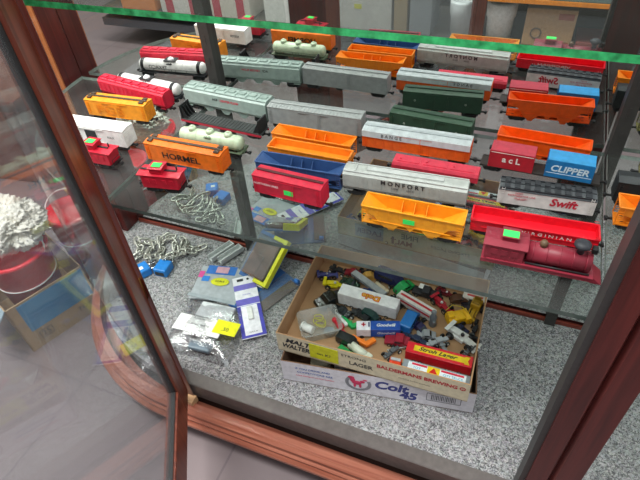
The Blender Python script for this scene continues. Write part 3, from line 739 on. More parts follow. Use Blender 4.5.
tray('lower white cardboard beer tray printed Colt 45, under the toy tray', -.366, -.350, math.radians(8.3), .398, .262, .072, FL, cloud('#6a4e3a', '#806048', 12), plastic('#d9d6dc', .6), low_print)
TZ = FL+.0745
tray('upper cream cardboard beer tray full of toys, printed STRONG LAGER', -.380, -.327, math.radians(1.6), .393, .272, .058, TZ, KRAFT, CREAM, up_print)
TF = TZ+.0028   # inside floor of the upper tray
for i, (x, y, h, r) in enumerate(((-.30, -.300, '#d8d2b0', .016), (-.25, -.285, '#c8c8c8', .014), (-.33, -.29, '#6a4a38', .013))):
    b = MB(); b.cyl((x-.02, y, FL+.003+r), (x+.02, y+.01, FL+.003+r), r, n=20)
    tag(b.build('spool', plastic(h, .3)), ['cream spool inside the lower tray by its front wall', 'silver spool inside the lower tray by its front wall', 'brown spool inside the lower tray near its left corner'][i], 'spool', 'spools in the lower tray')

# ------------------------------------------------------------ toy vehicles
TG = 'toy vehicles in the upper tray'
def car(label, x, y, rz, ln, h, h2=None, kind='sedan', z=TF, roll=0, wheel='#1b1b1c', hub=True, name='toy_car', pitch=0):
    t = thing(name, label, 'toy car', (x, y, z), rz, TG, rx=roll, ry=pitch); ln *= 1.14; w = ln*.42; r = ln*.085
    b = MB()
    if kind == 'sedan': prof = [(-.5, .10), (-.5, .20), (-.46, .24), (-.24, .26), (-.12, .40), (.14, .40), (.26, .26), (.46, .22), (.5, .16), (.5, .10)]
    elif kind == 'van': prof = [(-.5, .10), (-.5, .44), (-.47, .48), (.26, .48), (.40, .30), (.48, .25), (.5, .20), (.5, .10)]
    elif kind == 'bug': prof = [(-.5, .10), (-.48, .22), (-.36, .34), (-.14, .44), (.08, .44), (.22, .30), (.40, .26), (.48, .18), (.5, .10)]
    elif kind == 'race': prof = [(-.5, .08), (-.5, .20), (-.30, .26), (-.08, .26), (-.04, .18), (.10, .16), (.5, .10), (.5, .07)]
    else: prof = [(-.5, .10), (-.5, .24), (-.10, .24), (-.08, .44), (.22, .44), (.30, .28), (.48, .26), (.5, .10)]
    wb = w*.45 if kind == 'race' else w
    b.prism([(a*ln, c*ln) for a, c in prof], -wb/2, wb/2, 'Y')
    bmesh.ops.bevel(b.bm, geom=list(b.bm.edges), offset=ln*.012, segments=1, affect='EDGES')
    if kind == 'race':
        b.box((-ln*.44, 0, ln*.30), (ln*.12, w, ln*.02)); b.box((ln*.44, 0, ln*.08), (ln*.10, w, ln*.02)); b.box((-ln*.44, 0, ln*.24), (ln*.05, w*.1, ln*.12))
        b.box((-ln*.1, 0, ln*.12), (ln*.35, w*.75, ln*.10))
    b.build('body', plastic(h, .25), t)
    if kind in ('sedan', 'van', 'bug', 'pickup'):
        b = MB(); zc = .33 if kind != 'van' else .37
        for s in (-1, 1): b.box((ln*(.02 if kind != 'van' else -.05), s*(wb/2+ln*.002), ln*zc), (ln*(.24 if kind != 'van' else .55), ln*.008, ln*.08))
        b.slab([(ln*.145, -wb*.38, ln*.385), (ln*.145, wb*.38, ln*.385), (ln*.245, wb*.40, ln*.285), (ln*.245, -wb*.40, ln*.285)], ln*.014)
        b.build('windows', plastic('#20282c', .15), t)
    else:
        b = MB(); b.sph((-ln*.03, 0, ln*.24), ln*.055); b.build('driver', plastic(h2 or '#e8e8e8', .4), t)
    for sx in (-.30, .30):
        for sy in (-1, 1):
            rr = r*1.35 if kind == 'race' else r
            b = MB(); b.cyl((sx*ln, sy*(w/2-ln*.05), rr), (sx*ln, sy*(w/2+ln*.02), rr), rr, n=14); wh = b.build('wheel', plastic(wheel, .5), t)
            if hub:
                b = MB(); b.cyl((sx*ln, sy*(w/2+ln*.018), rr), (sx*ln, sy*(w/2+ln*.03), rr), rr*.5, n=10); b.build('hub_cap', CHROME, wh)
    return t
def trailer(label, x, y, rz, ln, w, hgt, h, top=None, z=TF, name='toy_trailer', wheels=True, roll=0):
    t = thing(name, label, 'toy truck trailer', (x, y, z), rz, TG, rx=roll); z0 = .006 if wheels else .0
    b = MB(); b.box((0, 0, z0+hgt/2), (ln, w, hgt), bev=.0007); b.build('body', plastic(h, .3), t)
    if top:
        b = MB(); b.box((0, 0, z0+hgt+.0003), (ln-.001, w-.001, .0008)); b.build('top_panel', plastic(top, .3), t)
    if wheels:
        for sx in (-.36, -.26, .34):
            for s in (-1, 1):
                b = MB(); b.cyl((sx*ln, s*(w/2-.0035), .0048), (sx*ln, s*(w/2+.0005), .0048), .0048, n=14); wh = b.build('wheel', BLACK, t)
                b = MB(); b.cyl((sx*ln, s*(w/2), .0048), (sx*ln, s*(w/2+.0012), .0048), .0024, n=10); b.build('hub_cap', CHROME, wh)
    return t
def chassis(label, x, y, rz, ln, h='#2a2b2e', z=TF, metal=False):
    t = thing('toy_chassis', label, 'toy chassis', (x, y, z), rz, TG); ln *= 1.12
    b = MB(); b.box((0, 0, .007), (ln, ln*.18, .004)); b.box((ln*.1, 0, .011), (ln*.3, ln*.25, .006), bev=.0008); b.box((-ln*.3, 0, .010), (ln*.12, ln*.3, .003)); b.build('frame', plastic(h, .4), t)
    for sx in (-.36, .36):
        b = MB(); b.cyl((sx*ln, -ln*.26, .005), (sx*ln, ln*.26, .005), .0008, n=6)
        b.build('axle', CHROME, t)
        for s in (-1, 1):
            b = MB(); b.cyl((sx*ln, s*ln*.20, .005), (sx*ln, s*ln*.27, .005), .005, n=14); wh = b.build('wheel', BLACK, t)
            b = MB(); b.cyl((sx*ln, s*ln*.268, .005), (sx*ln, s*ln*.285, .005), .0028, n=10); b.build('hub_cap', WHITE, wh)
    return t
D = math.radians
# named positions in the tray
def tub():
    t = thing('plastic_tub', 'clear plastic tub holding a roll and loops of wire in the toy tray', 'plastic tub', (-.316, -.250, TF), D(35))
    b = MB(); W2, D2, H2 = .042, .034, .030
    def ring(w, d, z, r=.010):
        pts = []
        for cx, cy, a0 in ((w-r, d-r, 0), (-w+r, d-r, 90), (-w+r, -d+r, 180), (w-r, -d+r, 270)):
            for k in range(5): a = D(a0+k*22.5); pts.append((cx+r*math.cos(a), cy+r*math.sin(a), z))
        return [b.bm.verts.new(p) for p in pts]
    rs = [ring(W2*.86, D2*.86, .0005), ring(W2, D2, H2), ring(W2+.003, D2+.003, H2), ring(W2+.003, D2+.003, H2-.002)]
    b.bm.faces.new(rs[0][::-1])
    for i in range(3):
        for k in range(20): f = b.bm.faces.new((rs[i][k], rs[i][(k+1) % 20], rs[i+1][(k+1) % 20], rs[i+1][k])); f.smooth = True
    b.build('container', glass('#e4e8e6', 1.6, .15, 'cloudy_plastic', .28, '#dfe3e0'), t)
tub()
b = MB(); b.cyl((-.352, -.262, TF+.010), (-.325, -.266, TF+.010), .009, n=20); b.cyl((-.353, -.262, TF+.010), (-.349, -.2626, TF+.010), .0105, n=20)
tag(b.build('tape_roll', WHITE), 'small white roll lying inside the clear plastic tub', 'roll')
b = MB(); b.cyl((-.292, -.255, TF+.002), (-.292, -.255, TF+.008), .012, n=22)
tag(b.build('grey_disc', plastic('#8b9196', .4)), 'grey round disc lying inside the clear plastic tub', 'disc')
b = MB()
for k, (cx, cy, r) in enumerate(((-.318, -.245, .014), (-.312, -.252, .011), (-.322, -.238, .010))):
    b.tube([(cx+r*math.cos(2*PI*i/18), cy+r*.7*math.sin(2*PI*i/18), TF+.019+k*.0022+.001*math.sin(5*i)) for i in range(18)], .0010, 6, True)
tag(b.build('wire_coil', plastic('#b9b43a', .4)), 'loops of thin yellow wire inside the clear plastic tub', 'wire')
# left group
car('glossy black car shell lying left of the white Dole trailer', -.322, -.176, D(50), .060, '#26241f', kind='sedan', roll=0, hub=False)
car('yellow formula racing car behind the black car shell', -.326, -.124, D(12), .052, '#e2d21c', '#dcdcdc', 'race')
car('purple-blue racing car beside the yellow one in the tray corner', -.356, -.101, D(25), .044, '#4b4f88', '#b0b0c0', 'race')
chassis('black chassis with white hubs in the back left of the tray', -.338, -.078, D(-10), .040)
car('dark red car against the tray back wall', -.300, -.076, D(5), .036, '#8a2430')
car('dark green car behind the Dole trailer', -.296, -.112, D(-12), .042, '#24402f')
t = trailer('grey flat toy trailer lying diagonally behind the Dole trailer', -.252, -.106, D(-26), .100, .016, .008, '#8f9496', '#a9adae', z=TF+.008)
t = trailer('long white toy truck trailer with red and yellow Dole lettering', -.2345, -.160, D(-1.5), .135, .031, .034, '#e8e6e4', '#f0efee', wheels=True)
text('Dole', .018, plastic('#d02418', .5), t, (.006, -.002, .0413), (0, 0, PI), sx=1.15, bold=.0016)
text('Dole', .0178, plastic('#f0b820', .5), t, (.006, -.002, .0416), (0, 0, PI), sx=1.15, bold=.0002, name='lettering_fill')
car('dark blue car tucked between the grey and white trailers', -.243, -.127, D(-10), .038, '#2c3c70', z=TF)
t = car('dark blue toy van with a yellow crest near the tray back wall', -.214, -.070, D(-12), .058, '#252c54', kind='van')
b = MB(); b.sph((0, 0, 0), 1, (.008, .005, .0006), 12, Matrix.Translation((-.006, 0, .0282))); b.build('yellow_crest', plastic('#c9b93a', .5), t)
b = MB(); b.prism([(-.5*.03, 0), (.5*.03, 0), (.5*.03, .010), (.2*.03, .018), (-.2*.03, .018), (-.5*.03, .010)], -.008, .008, 'Y')
tag(b.build('toy_wagon', plastic('#c99a4a', .5), None, (-.262, -.076, TF), D(30)), 'small tan toy wagon behind the grey trailer', 'toy wagon', TG)
b = MB(); b.cyl((-.016, 0, .006), (.016, 0, .006), .0055, n=14); b.sph((.018, 0, .006), .006)
tag(b.build('toy_rocket', plastic('#e6d3b4', .4), None, (-.225, -.097, TF+.001), D(-30)), 'cream and tan toy rocket beside the dark blue van', 'toy rocket', TG)
car('bright green beetle-shaped toy car behind the red and white trailer', -.173, -.084, D(55), .046, '#1f9a50', kind='bug')
t = trailer('white toy trailer with red side stripe leaning toward the tray centre', -.134, -.134, D(-20), .092, .020, .022, '#dcd8d0', '#e4e0d8')
for s in (-1, 1):
    b = MB(); b.box((0, s*.0104, .020), (.082, .0005, .005)); b.build('red_stripe', plastic('#c8202c', .4), t)
b = MB(); b.box((0, 0, .0295), (.080, .005, .0008)); b.build('top_stripe', plastic('#c8202c', .4), t)
car('dark car carrying a white label at the back of the tray', -.127, -.084, D(-5), .046, '#2b2d31', kind='pickup')
b = MB(); b.box((0, 0, 0), (.022, .014, .0006)); tag(b.build('paper_label', WHITE, None, (-.130, -.078, TF+.0215), D(-8)), 'small white paper label lying on a dark toy car', 'label')
car('maroon open toy car by the back wall of the tray', -.078, -.068, D(-15), .042, '#6b1f28', kind='race')
car('red and white racing car behind the yellow loader', -.082, -.104, D(-35), .050, '#b02030', '#f0f0f0', 'race')
chassis('black chassis with white hubs behind the red striped trailer', -.100, -.076, D(70), .034)
# yellow loader
def loader():
    t = thing('toy_loader', 'bright yellow toy loader near the right of the tray', 'toy vehicle', (-.047, -.137, TF), D(35), TG)
    b = MB(); b.box((0, 0, .014), (.040, .026, .018), bev=.003); b.prism([(.018, .004), (.032, .002), (.030, .020), (.018, .018)], -.015, .015, 'Y'); b.box((-.012, 0, .026), (.014, .016, .012), bev=.0015); b.build('body', plastic('#f2b90e', .35), t)
    for sx in (-1, 1):
        for s in (-1, 1): b = MB(); b.cyl((sx*.011, s*.011, .007), (sx*.011, s*.016, .007), .007, n=16); b.build('wheel', BLACK, t)
    b = MB(); b.tube([(-.018, .014, .028), (.0, .02, .034), (.022, .014, .026), (.030, .0, .018)], .0009, 6); b.build('wire_handle', plastic('#c8b030', .4), t)
loader()
def tractor():
    t = thing('toy_tractor', 'yellow toy construction tractor with open frame in the right of the tray', 'toy vehicle', (-.014, -.104, TF), D(80), TG)
    b = MB(); b.box((.016, 0, .018), (.022, .022, .016), bev=.002); b.box((-.008, 0, .010), (.046, .008, .006)); b.box((-.024, 0, .012), (.008, .022, .006), bev=.001)
    for s in (-1, 1): b.box((-.006, s*.008, .014), (.022, .003, .004))
    b.build('body', plastic('#b98f1e', .4), t)
    b = MB(); b.box((.016, 0, .0275), (.016, .016, .003), bev=.001); b.box((.020, 0, .033), (.002, .014, .010)); b.build('cab', plastic('#8a6a1a', .4), t)
    for x, r in ((.016, .010), (-.022, .007)):
        for s in (-1, 1): b = MB(); b.cyl((x, s*.012, r), (x, s*.018, r), r, n=18); b.build('wheel', BLACK, t)
tractor()
trailer('white box with red print lying at the tray right back corner', -.018, -.064, D(-2), .052, .020, .014, '#e0d8cc', '#e8e2da', wheels=False, name='toy_box')
b = MB(); b.box((0, 0, .015), (.034, .005, .0008)); b.build('red_print', plastic('#cf4a4a', .6), bpy.data.objects['toy_box'])
# middle group
car('bright blue toy van standing right of the Goodyear-like blue truck', -.137, -.176, D(82), .052, '#2272bd', kind='van')
car('dark purple car right of the bright blue van', -.112, -.183, D(-30), .036, '#2e2a52')
t = thing('toy_figure', 'grey upright plastic toy figure between the trailers', 'toy figure', (-.090, -.160, TF), D(20), TG)
b = MB(); b.lathe([(.008, 0), (.009, .004), (.0065, .016), (.008, .026), (.0055, .034), (.003, .037), (0, .038)], (0, 0, 0), 16); b.box((0, -.009, .022), (.005, .010, .005), bev=.001); b.build('body', plastic('#6e7478', .35), t)
b = MB(); b.sph((0, 0, .042), .0058); b.build('head', plastic('#83888b', .35), t)
car('white racing car with black seat in front of the yellow loader', -.022, -.180, D(-25), .066, '#e4e4e0', '#1c1c1c', 'race')
chassis('dark chassis with four white hubs in front of the bright blue van', -.117, -.212, D(-12), .048, '#25304a')
chassis('metal chassis with white hubs left of the white racing car', -.070, -.205, D(40), .044, '#a9adb0')
chassis('small grey chassis behind the red script trailer', -.052, -.222, D(-60), .034, '#8a8f92')
chassis('black and chrome chassis under the Dole trailer front', -.236, -.196, D(-20), .050, '#1e2022')
chassis('black chassis with chrome hubs beside the green pistol toy', -.262, -.190, D(20), .038, '#1e2022')
chassis('black wheel frame beneath the blue and white truck', -.200, -.205, D(60), .040, '#24262a')
car('black toy car half hidden before the Dole trailer', -.286, -.196, D(-15), .040, '#1d1f20')
car('dark grey car between the Dole trailer and the blue truck', -.166, -.199, D(5), .040, '#2c3a44')
# blue/white box truck
t = thing('toy_truck', 'blue and white toy box truck with a small red and blue emblem', 'toy truck', (-.194, -.222, TF), D(19), TG)
b = MB(); b.box((.016, 0, .018), (.062, .024, .024), bev=.001); b.build('box_body', plastic('#1f4fa8', .3), t)
b = MB(); b.box((-.030, 0, .018), (.030, .024, .024), bev=.0015); b.build('cab', plastic('#e6e4ea', .3), t)
for sx in (-.034, .016, .034):
    for s in (-1, 1): b = MB(); b.cyl((sx, s*.009, .005), (sx, s*.0125, .005), .005, n=14); b.build('wheel', BLACK, t)
text('Goodwill', .0105, WHITE, t, (.016, 0, .0304), (0, 0, 0), shear=.3, bold=.0003); text('Goodwill', .010, WHITE, t, (.016, -.0124, .019), FRONT, shear=.3)
b = MB(); b.box((-.030, .002, .0305), (.003, .010, .0004)); b.box((-.030, .002, .0305), (.009, .003, .0004)); b.build('red_cross_mark', plastic('#d02a40', .5), t)
b = MB(); b.box((-.0185, .002, .0305), (.003, .012, .0004)); b.build('blue_mark', plastic('#22306a', .5), t)
car('dark red toy car in front of the blue end of the truck', -.148, -.232, D(8), .046, '#9c2034', kind='pickup')
# toy pistols
def pistol(label, x, y, rz, h, s=1.0, z=TF):
    b = MB(); b.box((.010*s, 0, .005), (.040*s, .009*s, .010), bev=.0015); b.box((-.010*s, -.010*s, .005), (.011*s, .024*s, .009), bev=.0015, rz=D(-20)); b.cyl((.030*s, 0, .005), (.040*s, 0, .005), .0028*s, n=12)
    b.tube([(.000, -.004*s, .005), (.006*s, -.010*s, .005), (.010*s, -.004*s, .005)], .0012, 6)
    tag(b.build('toy_pistol', plastic(h, .35), None, (x, y, z), rz), label, 'toy pistol', TG)
pistol('green plastic toy pistol right of the red bar', -.256, -.222, D(150), '#1fae5c')
pistol('orange plastic toy pistol in front of the blue and white truck', -.212, -.262, D(165), '#f07c1c', z=TF+.006)
b = MB(); b.box((0, 0, .004), (.046, .009, .008), bev=.002); b.sph((-.02, 0, .006), .006); tag(b.build('toy_bar', plastic('#ecebe8', .4), None, (-.280, -.212, TF+.002), D(-40)), 'white plastic bar leaning behind the red one', 'toy part', TG)
b = MB(); b.cyl((-.022, 0, .006), (.018, 0, .006), .005, n=12); b.sph((-.022, 0, .006), .0065); b.sph((.020, 0, .006), .0065); b.box((0, .006, .006), (.012, .008, .006), bev=.001); tag(b.build('toy_bar', plastic('#c8182c', .3), None, (-.276, -.236, TF), D(-42)), 'red plastic bar between the clear tub and green pistol', 'toy part', TG)
# front group
t = thing('toy_truck', 'white and cream toy tanker truck near the tray front wall', 'toy truck', (-.214, -.284, TF), D(-24), TG)
b = MB(); b.cyl((-.022, 0, .012), (.018, 0, .012), .009, n=20); b.sph((-.022, 0, .012), .009, n=14); b.box((.024, 0, .011), (.014, .017, .016), bev=.002); b.box((0, 0, .005), (.060, .010, .004)); b.build('body', plastic('#d8dcc8', .35), t)
for sx in (-.018, -.006, .022):
    for s in (-1, 1): b = MB(); b.cyl((sx, s*.0065, .0042), (sx, s*.010, .0042), .0042, n=12); b.build('wheel', BLACK, t)
b = MB(); b.prism([(-.028, 0), (.028, 0), (.024, .006), (-.024, .006)], -.006, .006, 'Y'); tag(b.build('toy_ramp', plastic('#2a9a50', .4), None, (-.236, -.291, TF), D(-22)), 'green plastic strip along the tray front wall', 'toy part', TG)
car('black toy car beside the white tanker truck', -.246, -.267, D(-10), .042, '#222725', kind='van')
t = thing('toy_truck', 'orange-red toy truck cab at the left end of the red trailer', 'toy truck', (-.136, -.292, TF), D(5), TG)
b = MB(); b.box((0, 0, .012), (.024, .024, .018), bev=.0015); b.build('body', plastic('#e2421c', .3), t)
b = MB(); b.box((0, .006, .022), (.020, .006, .004)); b.build('roof_panel', plastic('#b8bcbe', .3), t)
for sx in (-.007, .008):
    for s in (-1, 1): b = MB(); b.cyl((sx, s*.009, .0045), (sx, s*.0128, .0045), .0045, n=12); b.build('wheel', BLACK, t)
t = trailer('red toy trailer with a yellow panel of script, right front of the tray', -.058, -.252, D(1.5), .130, .026, .026, '#d21428', '#dc2030')
b = MB(); b.box((.002, 0, .0331), (.104, .013, .0006)); b.prism([(.050, -.009), (.060, -.009), (.056, 0), (.060, .009), (.050, .009)], .0326, .0334, 'Z'); b.build('yellow_panel', plastic('#f0d020', .4), t)
text('Stroh Lager', .0125, INK, t, (-.004, 0, .0336), (0, 0, 0), shear=.4, bold=.0003, sx=1.25)
t = trailer('grey toy trailer with white top label bearing a red triangle', -.054, -.291, D(1.2), .134, .024, .020, '#7f868c', '#8d9499', wheels=True)
b = MB(); b.box((0, 0, .0272), (.112, .017, .0008)); b.build('white_label', plastic('#e6ecf0', .4), t)
b = MB(); b.box((-.006, 0, .0278), (.024, .017, .0005)); b.build('yellow_square', plastic('#f2cc1a', .4), t)
b = MB(); b.prism([(-.014, -.006), (.002, -.006), (-.006, .0065)], .0280, .0286, 'Z'); b.build('red_triangle', plastic('#d82414', .4), t)
for x_, l_ in ((-.034, .030), (.030, .044)):
    b = MB(); b.box((x_, .005, .0279), (l_, .0045, .0005)); b.build('red_stripe', plastic('#d8304a', .4), t)
text('CITY TRUCK', .0075, plastic('#3aa8c8', .4), t, (.032, -.003, .0280), (0, 0, 0), sx=.9)
text('TOY', .0075, plastic('#3aa8c8', .4), t, (-.038, -.003, .0280), (0, 0, 0))
chassis('chrome wheel frame left of the red script trailer', -.152, -.262, D(60), .036, '#5a5e62')
b = MB(); b.cyl((-.025, 0, .004), (.025, 0, .010), .0016, n=8); b.sph((-.025, 0, .004), .003); tag(b.build('toy_lever', plastic('#b8bcb8', .3, .6), None, (-.138, -.246, TF), D(28)), 'thin grey rod behind the red script trailer', 'toy part', TG)
car('grey-green car behind the red striped trailer', -.160, -.108, D(-30), .034, '#3a5248')
car('small black car by the yellow loader', -.030, -.100, D(-70), .034, '#26222c')

chassis('black chassis against the tray back wall behind the grey trailer', -.270, -.064, D(8), .036, '#1d1e21')
chassis('dark chassis between the blue van with crest and green beetle car', -.190, -.095, D(-50), .036, '#26282c')
chassis('black chassis between the red striped trailer and purple car', -.128, -.160, D(-30), .036, '#1c1d20')
chassis('dark chassis behind the red script trailer, by its middle', -.088, -.232, D(5), .044, '#2a2c33')
car('small brown car at the right back of the tray', -.050, -.078, D(20), .036, '#5a3a2a', kind='bug')
car('navy car left of the yellow construction tractor', -.034, -.160, D(-15), .036, '#23284a')
car('dark olive car between the black car shell and the Dole trailer', -.300, -.152, D(40), .036, '#4a4a28', kind='bug')
car('small black pickup under the red striped trailer end', -.180, -.130, D(-25), .036, '#1e2022', kind='pickup')
car('silver toy car before the purple car', -.095, -.196, D(15), .036, '#9a9da0')
car('dark teal car between the chassis and the blue truck box', -.222, -.185, D(-20), .034, '#22403c', kind='van')
chassis('black chassis with white hubs right of the white racing car', -.004, -.155, D(80), .034, '#202226')
chassis('grey chassis by the right wall in front of the yellow tractor', -.004, -.205, D(60), .032, '#55595c')

# ------------------------------------------------------------ chain and padlocks
def chain(label, pts, group):
    t = thing('chain', label, 'chain', (0, 0, 0)); proto = None
    def link_mb():
        b = MB(); a_, r_ = .0085, .0072; P = []
        for k in range(9): an = -PI/2+PI*k/8; P.append((a_+r_*math.cos(an), r_*math.sin(an), 0))
        for k in range(9): an = PI/2+PI*k/8; P.append((-a_+r_*math.cos(an), r_*math.sin(an), 0))
        b.tube(P, .0030, 8, True); return b
    # resample the path
    V = [Vector(p) for p in pts]; S = []
    for i in range(len(V)-1):
        p0 = V[max(i-1, 0)]; p1 = V[i]; p2 = V[i+1]; p3 = V[min(i+2, len(V)-1)]
        for k in range(30):
            u = k/30; S.append(.5*((2*p1)+(p2-p0)*u+(2*p0-5*p1+4*p2-p3)*u*u+(3*p1-p0-3*p2+p3)*u**3))
    d = 0; last = S[0]; i = 0; out = [(S[0], (S[1]-S[0]).normalized())]
    for k in range(1, len(S)):
        if (S[k]-last).length >= .0170: out.append((S[k], (S[k]-last).normalized())); last = S[k]
    for n, (p, dr) in enumerate(out):
        rot = dr.to_track_quat('X', 'Z').to_matrix().to_4x4() @ Matrix.Rotation((.25 if n % 2 else 1.25)+random.uniform(-.2, .2), 4, 'X')
        if proto is None: proto = link_mb().build('chain_link', plastic('#b4b4aa', .35, .55), t); o = proto
        else: o = inst(proto, 'chain_link', t)
        o.matrix_local = Matrix.Translation(p) @ rot
CH = [(-.905, -.165), (-.885, -.125), (-.915, -.095), (-.880, -.075), (-.865, -.120), (-.838, -.140), (-.835, -.100), (-.860, -.060), (-.825, -.050), (-.800, -.085), (-.815, -.130), (-.790, -.115), (-.770, -.060), (-.800, -.040), (-.760, -.085), (-.745, -.055), (-.728, -.048)]
chain('tangled steel chain heaped on the carpet at the case left', [(x-.022, y-.006, FL+.008+.008*(i % 3)) for i, (x, y) in enumerate(CH)], None)
CH2 = [(-.895, -.140), (-.870, -.155), (-.845, -.155), (-.850, -.085), (-.885, -.100), (-.900, -.135), (-.870, -.050)]
for nm, x, y, rz, lab in (('padlock', -.811, -.158, D(5), 'blue padlock lying before the chain, the right one'), ('padlock', -.862, -.185, D(-30), 'blue padlock with a small white mark, partly behind the left post')):
    t = thing(nm, lab, 'padlock', (x, y, FL), rz, 'blue padlocks')
    b = MB(); b.box((0, 0, .013), (.038, .042, .026), bev=.004); b.build('body', plastic('#1f7fd0', .35), t)
    b = MB(); b.box((0, -.0212, .012), (.026, .001, .012)); b.build('keyway_plate', plastic('#4a4e52', .3, .8), t)
    b = MB(); b.tube([(-.010, .015, .012), (-.010, .032, .012)] + [(-.010*math.cos(PI*k/8), .032+.010*math.sin(PI*k/8), .012) for k in range(1, 8)] + [(.010, .032, .012), (.010, .015, .012)], .003, 8); b.build('shackle', CHROME, t)
    if rz < 0: b = MB(); b.box((.004, 0, .0262), (.012, .010, .0005)); b.build('white_mark', WHITE, t)

# ------------------------------------------------------------ packages on the case floor
def card(t, name, w, d, hgt, z, mat, c=(0, 0), bev=.0006):
    b = MB(); b.box((c[0], c[1], z+hgt/2), (w, d, hgt), bev=min(bev, hgt*.3)); return b.build(name, mat, t)
PG = 'model parts packages on the carpet'
# 1 blister with a yellow frame, leaning on the mirror
t = thing('blister_package', 'clear blister package of brown parts with yellow frame, leaning on the mirror', 'package', (-.512, -.130, FL+.006), D(-14), PG, rx=D(33))
b = MB(); b.box((-.050, .066, .0015), (.100, .132, .003)); b.build('backing_card', plastic('#2f66a8', .4), t)
b = MB(); b.box((-.056, .060, .009), (.070, .100, .010), bev=.003); b.box((-.056, .045, .016), (.020, .050, .006), bev=.002); b.build('brown_parts', cloud('#4e3026', '#7a5442', 30), t)
b = MB(); b.box((-.005, .066, .012), (.010, .132, .018), bev=.001); b.box((-.026, .126, .012), (.036, .010, .018), bev=.001); b.box((-.024, .005, .012), (.036, .010, .018), bev=.001); b.build('yellow_frame', plastic('#e6e622', .45), t)
b = MB(); b.box((-.055, .066, .013), (.085, .112, .018), bev=.005); b.build('blister', glass('#f0f3f2', 2.0, .05, 'blister_plastic', .10, '#e6e9e8'), t)
b = MB(); b.box((-.026, -.003, .006), (.030, .003, .012), bev=.001); b.build('white_tab', WHITE, t)
t = thing('blister_package', 'flat clear package with blue backing reaching right toward the trays', 'package', (-.500, -.150, FL+.0005), D(-24), PG)
b = MB(); b.box((-.045, 0, .001), (.140, .170, .002)); b.build('backing_card', cloud('#2f6ab0', '#3a62a0', 12), t)
b = MB(); b.box((.012, .0, .0025), (.030, .150, .002)); b.build('brown_strip', cloud('#5a4a48', '#6e5a54', 12), t)
b = MB(); b.box((0, 0, .0045), (.060, .172, .006), bev=.002); b.build('blister', glass('#f0f3f2', 1.6, .05, 'blister_plastic', .10, '#e6e9e8'), t)
b = MB(); b.cyl((.012, .078, .012), (.024, .080, .012), .0055, n=12); b.build('blue_cap', plastic('#3f86dc', .4), t)
# 2 white channel pieces
for i, (x, y, a, l) in enumerate(((-.694, -.050, 68, .078), (-.664, -.052, 66, .074))):
    b = MB(); b.box((0, 0, .003), (l, .020, .003)); b.box((0, -.009, .010), (l, .002, .014)); b.box((0, .009, .010), (l, .002, .014)); b.box((l/2, 0, .008), (.002, .018, .010))
    tag(b.build('plastic_channel', plastic('#c8ccca', .35), None, (x, y, FL+.0035), D(a)), ['left grey-white plastic channel strip standing behind the packages', 'right grey-white plastic channel strip beside the blue card'][i], 'plastic strip')
# 3 grey clamshell with blue label, yellow oval
t = thing('clamshell_package', 'grey clamshell with blue label and yellow oval sticker, left of the purple card', 'package', (-.632, -.150, FL+.0035), D(12), PG)
card(t, 'backing_card', .150, .115, .003, 0, plastic('#aab0b4', .4))
card(t, 'blue_label', .080, .030, .001, .0032, plastic('#2b6fc0', .4), (-.018, .045))
card(t, 'pink_patch', .034, .022, .001, .0044, plastic('#d0a0ac', .5), (-.015, .045))
b = MB(); b.sph((0, 0, 0), 1, (.025, .014, .0012), 20, Matrix.Translation((-.010, .004, .0048))); b.build('yellow_oval', plastic('#dcdc1e', .5), t)
text('SCALE', .009, INK, t, (-.010, .004, .0062), (0, 0, 0))
card(t, 'blue_corner', .020, .018, .001, .0034, plastic('#2a84d8', .4), (-.052, .012))
card(t, 'rainbow_strip', .014, .022, .001, .0034, plastic('#e0509a', .4), (-.068, .026))
b = MB(); b.sph((0, 0, 0), 1, (.010, .010, .001), 16, Matrix.Translation((.032, .012, .0042))); b.build('round_logo', plastic('#c83a50', .5), t)
# 4 purple and white hang card with white part
t = thing('hang_card', 'white and purple hang card holding a white plastic part', 'package', (-.531, -.198, FL+.0125), D(-54), PG, rx=D(0))
W4, L4 = .058, .200
card(t, 'card', L4, W4, .0025, 0, plastic('#ecebf0', .4), bev=.0004)
card(t, 'purple_band', .018, W4, .0008, .0026, plastic('#7a72c8', .45), (-.062, 0)); card(t, 'purple_band', .020, W4, .0008, .0026, plastic('#6f68c4', .45), (-.012, 0)); card(t, 'purple_field', .098, W4, .0008, .0026, plastic('#4a48b0', .45), (.050, 0))
card(t, 'white_window', .090, .040, .0008, .0036, plastic('#eceaf0', .4), (.048, 0))
card(t, 'white_part', .040, .013, .006, .0046, WHITE, (.030, .0), .002)
b = MB(); b.box((-.088, -.010, .0028), (.008, .016, .0008)); b.cyl((-.088, .010, .0026), (-.088, .010, .0033), .0035, n=16); b.build('black_print', INK, t)
text('HANGE', .006, plastic('#8a7fc8', .5), t, (-.036, 0, .0030), (0, 0, D(90))); text('PARTS 40', .0048, INK, t, (.086, 0, .0048), (0, 0, D(90)))
# 5 clear bag with yellow label
t = thing('plastic_bag', 'crinkled clear bag of parts with white card and yellow label', 'bag', (-.594, -.290, FL), D(4), PG)
b = MB(); NX, NY = 26, 22; WX, WY = .175, .160; rng = random.Random(3)
G = []
for j in range(NY+1):
    row = []
    for i in range(NX+1):
        u = i/NX; v = j/NY; edge = min(u, 1-u, v, 1-v)
        hgt = .028*min(1, edge*4)**.7*(1+.25*math.sin(9*u+3*v)*math.cos(7*v)) + rng.uniform(0, .0035)*(edge > .04)
        row.append(b.bm.verts.new(((u-.5)*WX*(1+.05*math.sin(8*v)), (v-.5)*WY*(1+.04*math.sin(9*u)), .001+hgt)))
    G.append(row)
for j in range(NY):
    for i in range(NX): f = b.bm.faces.new((G[j][i], G[j][i+1], G[j+1][i+1], G[j+1][i])); f.smooth = True
b.build('film', film(1.0), t)
b = MB(); b.box((-.022, .072, .029), (.130, .010, .0012)); b.build('zip_seal', plastic('#9aa3a8', .35), t)
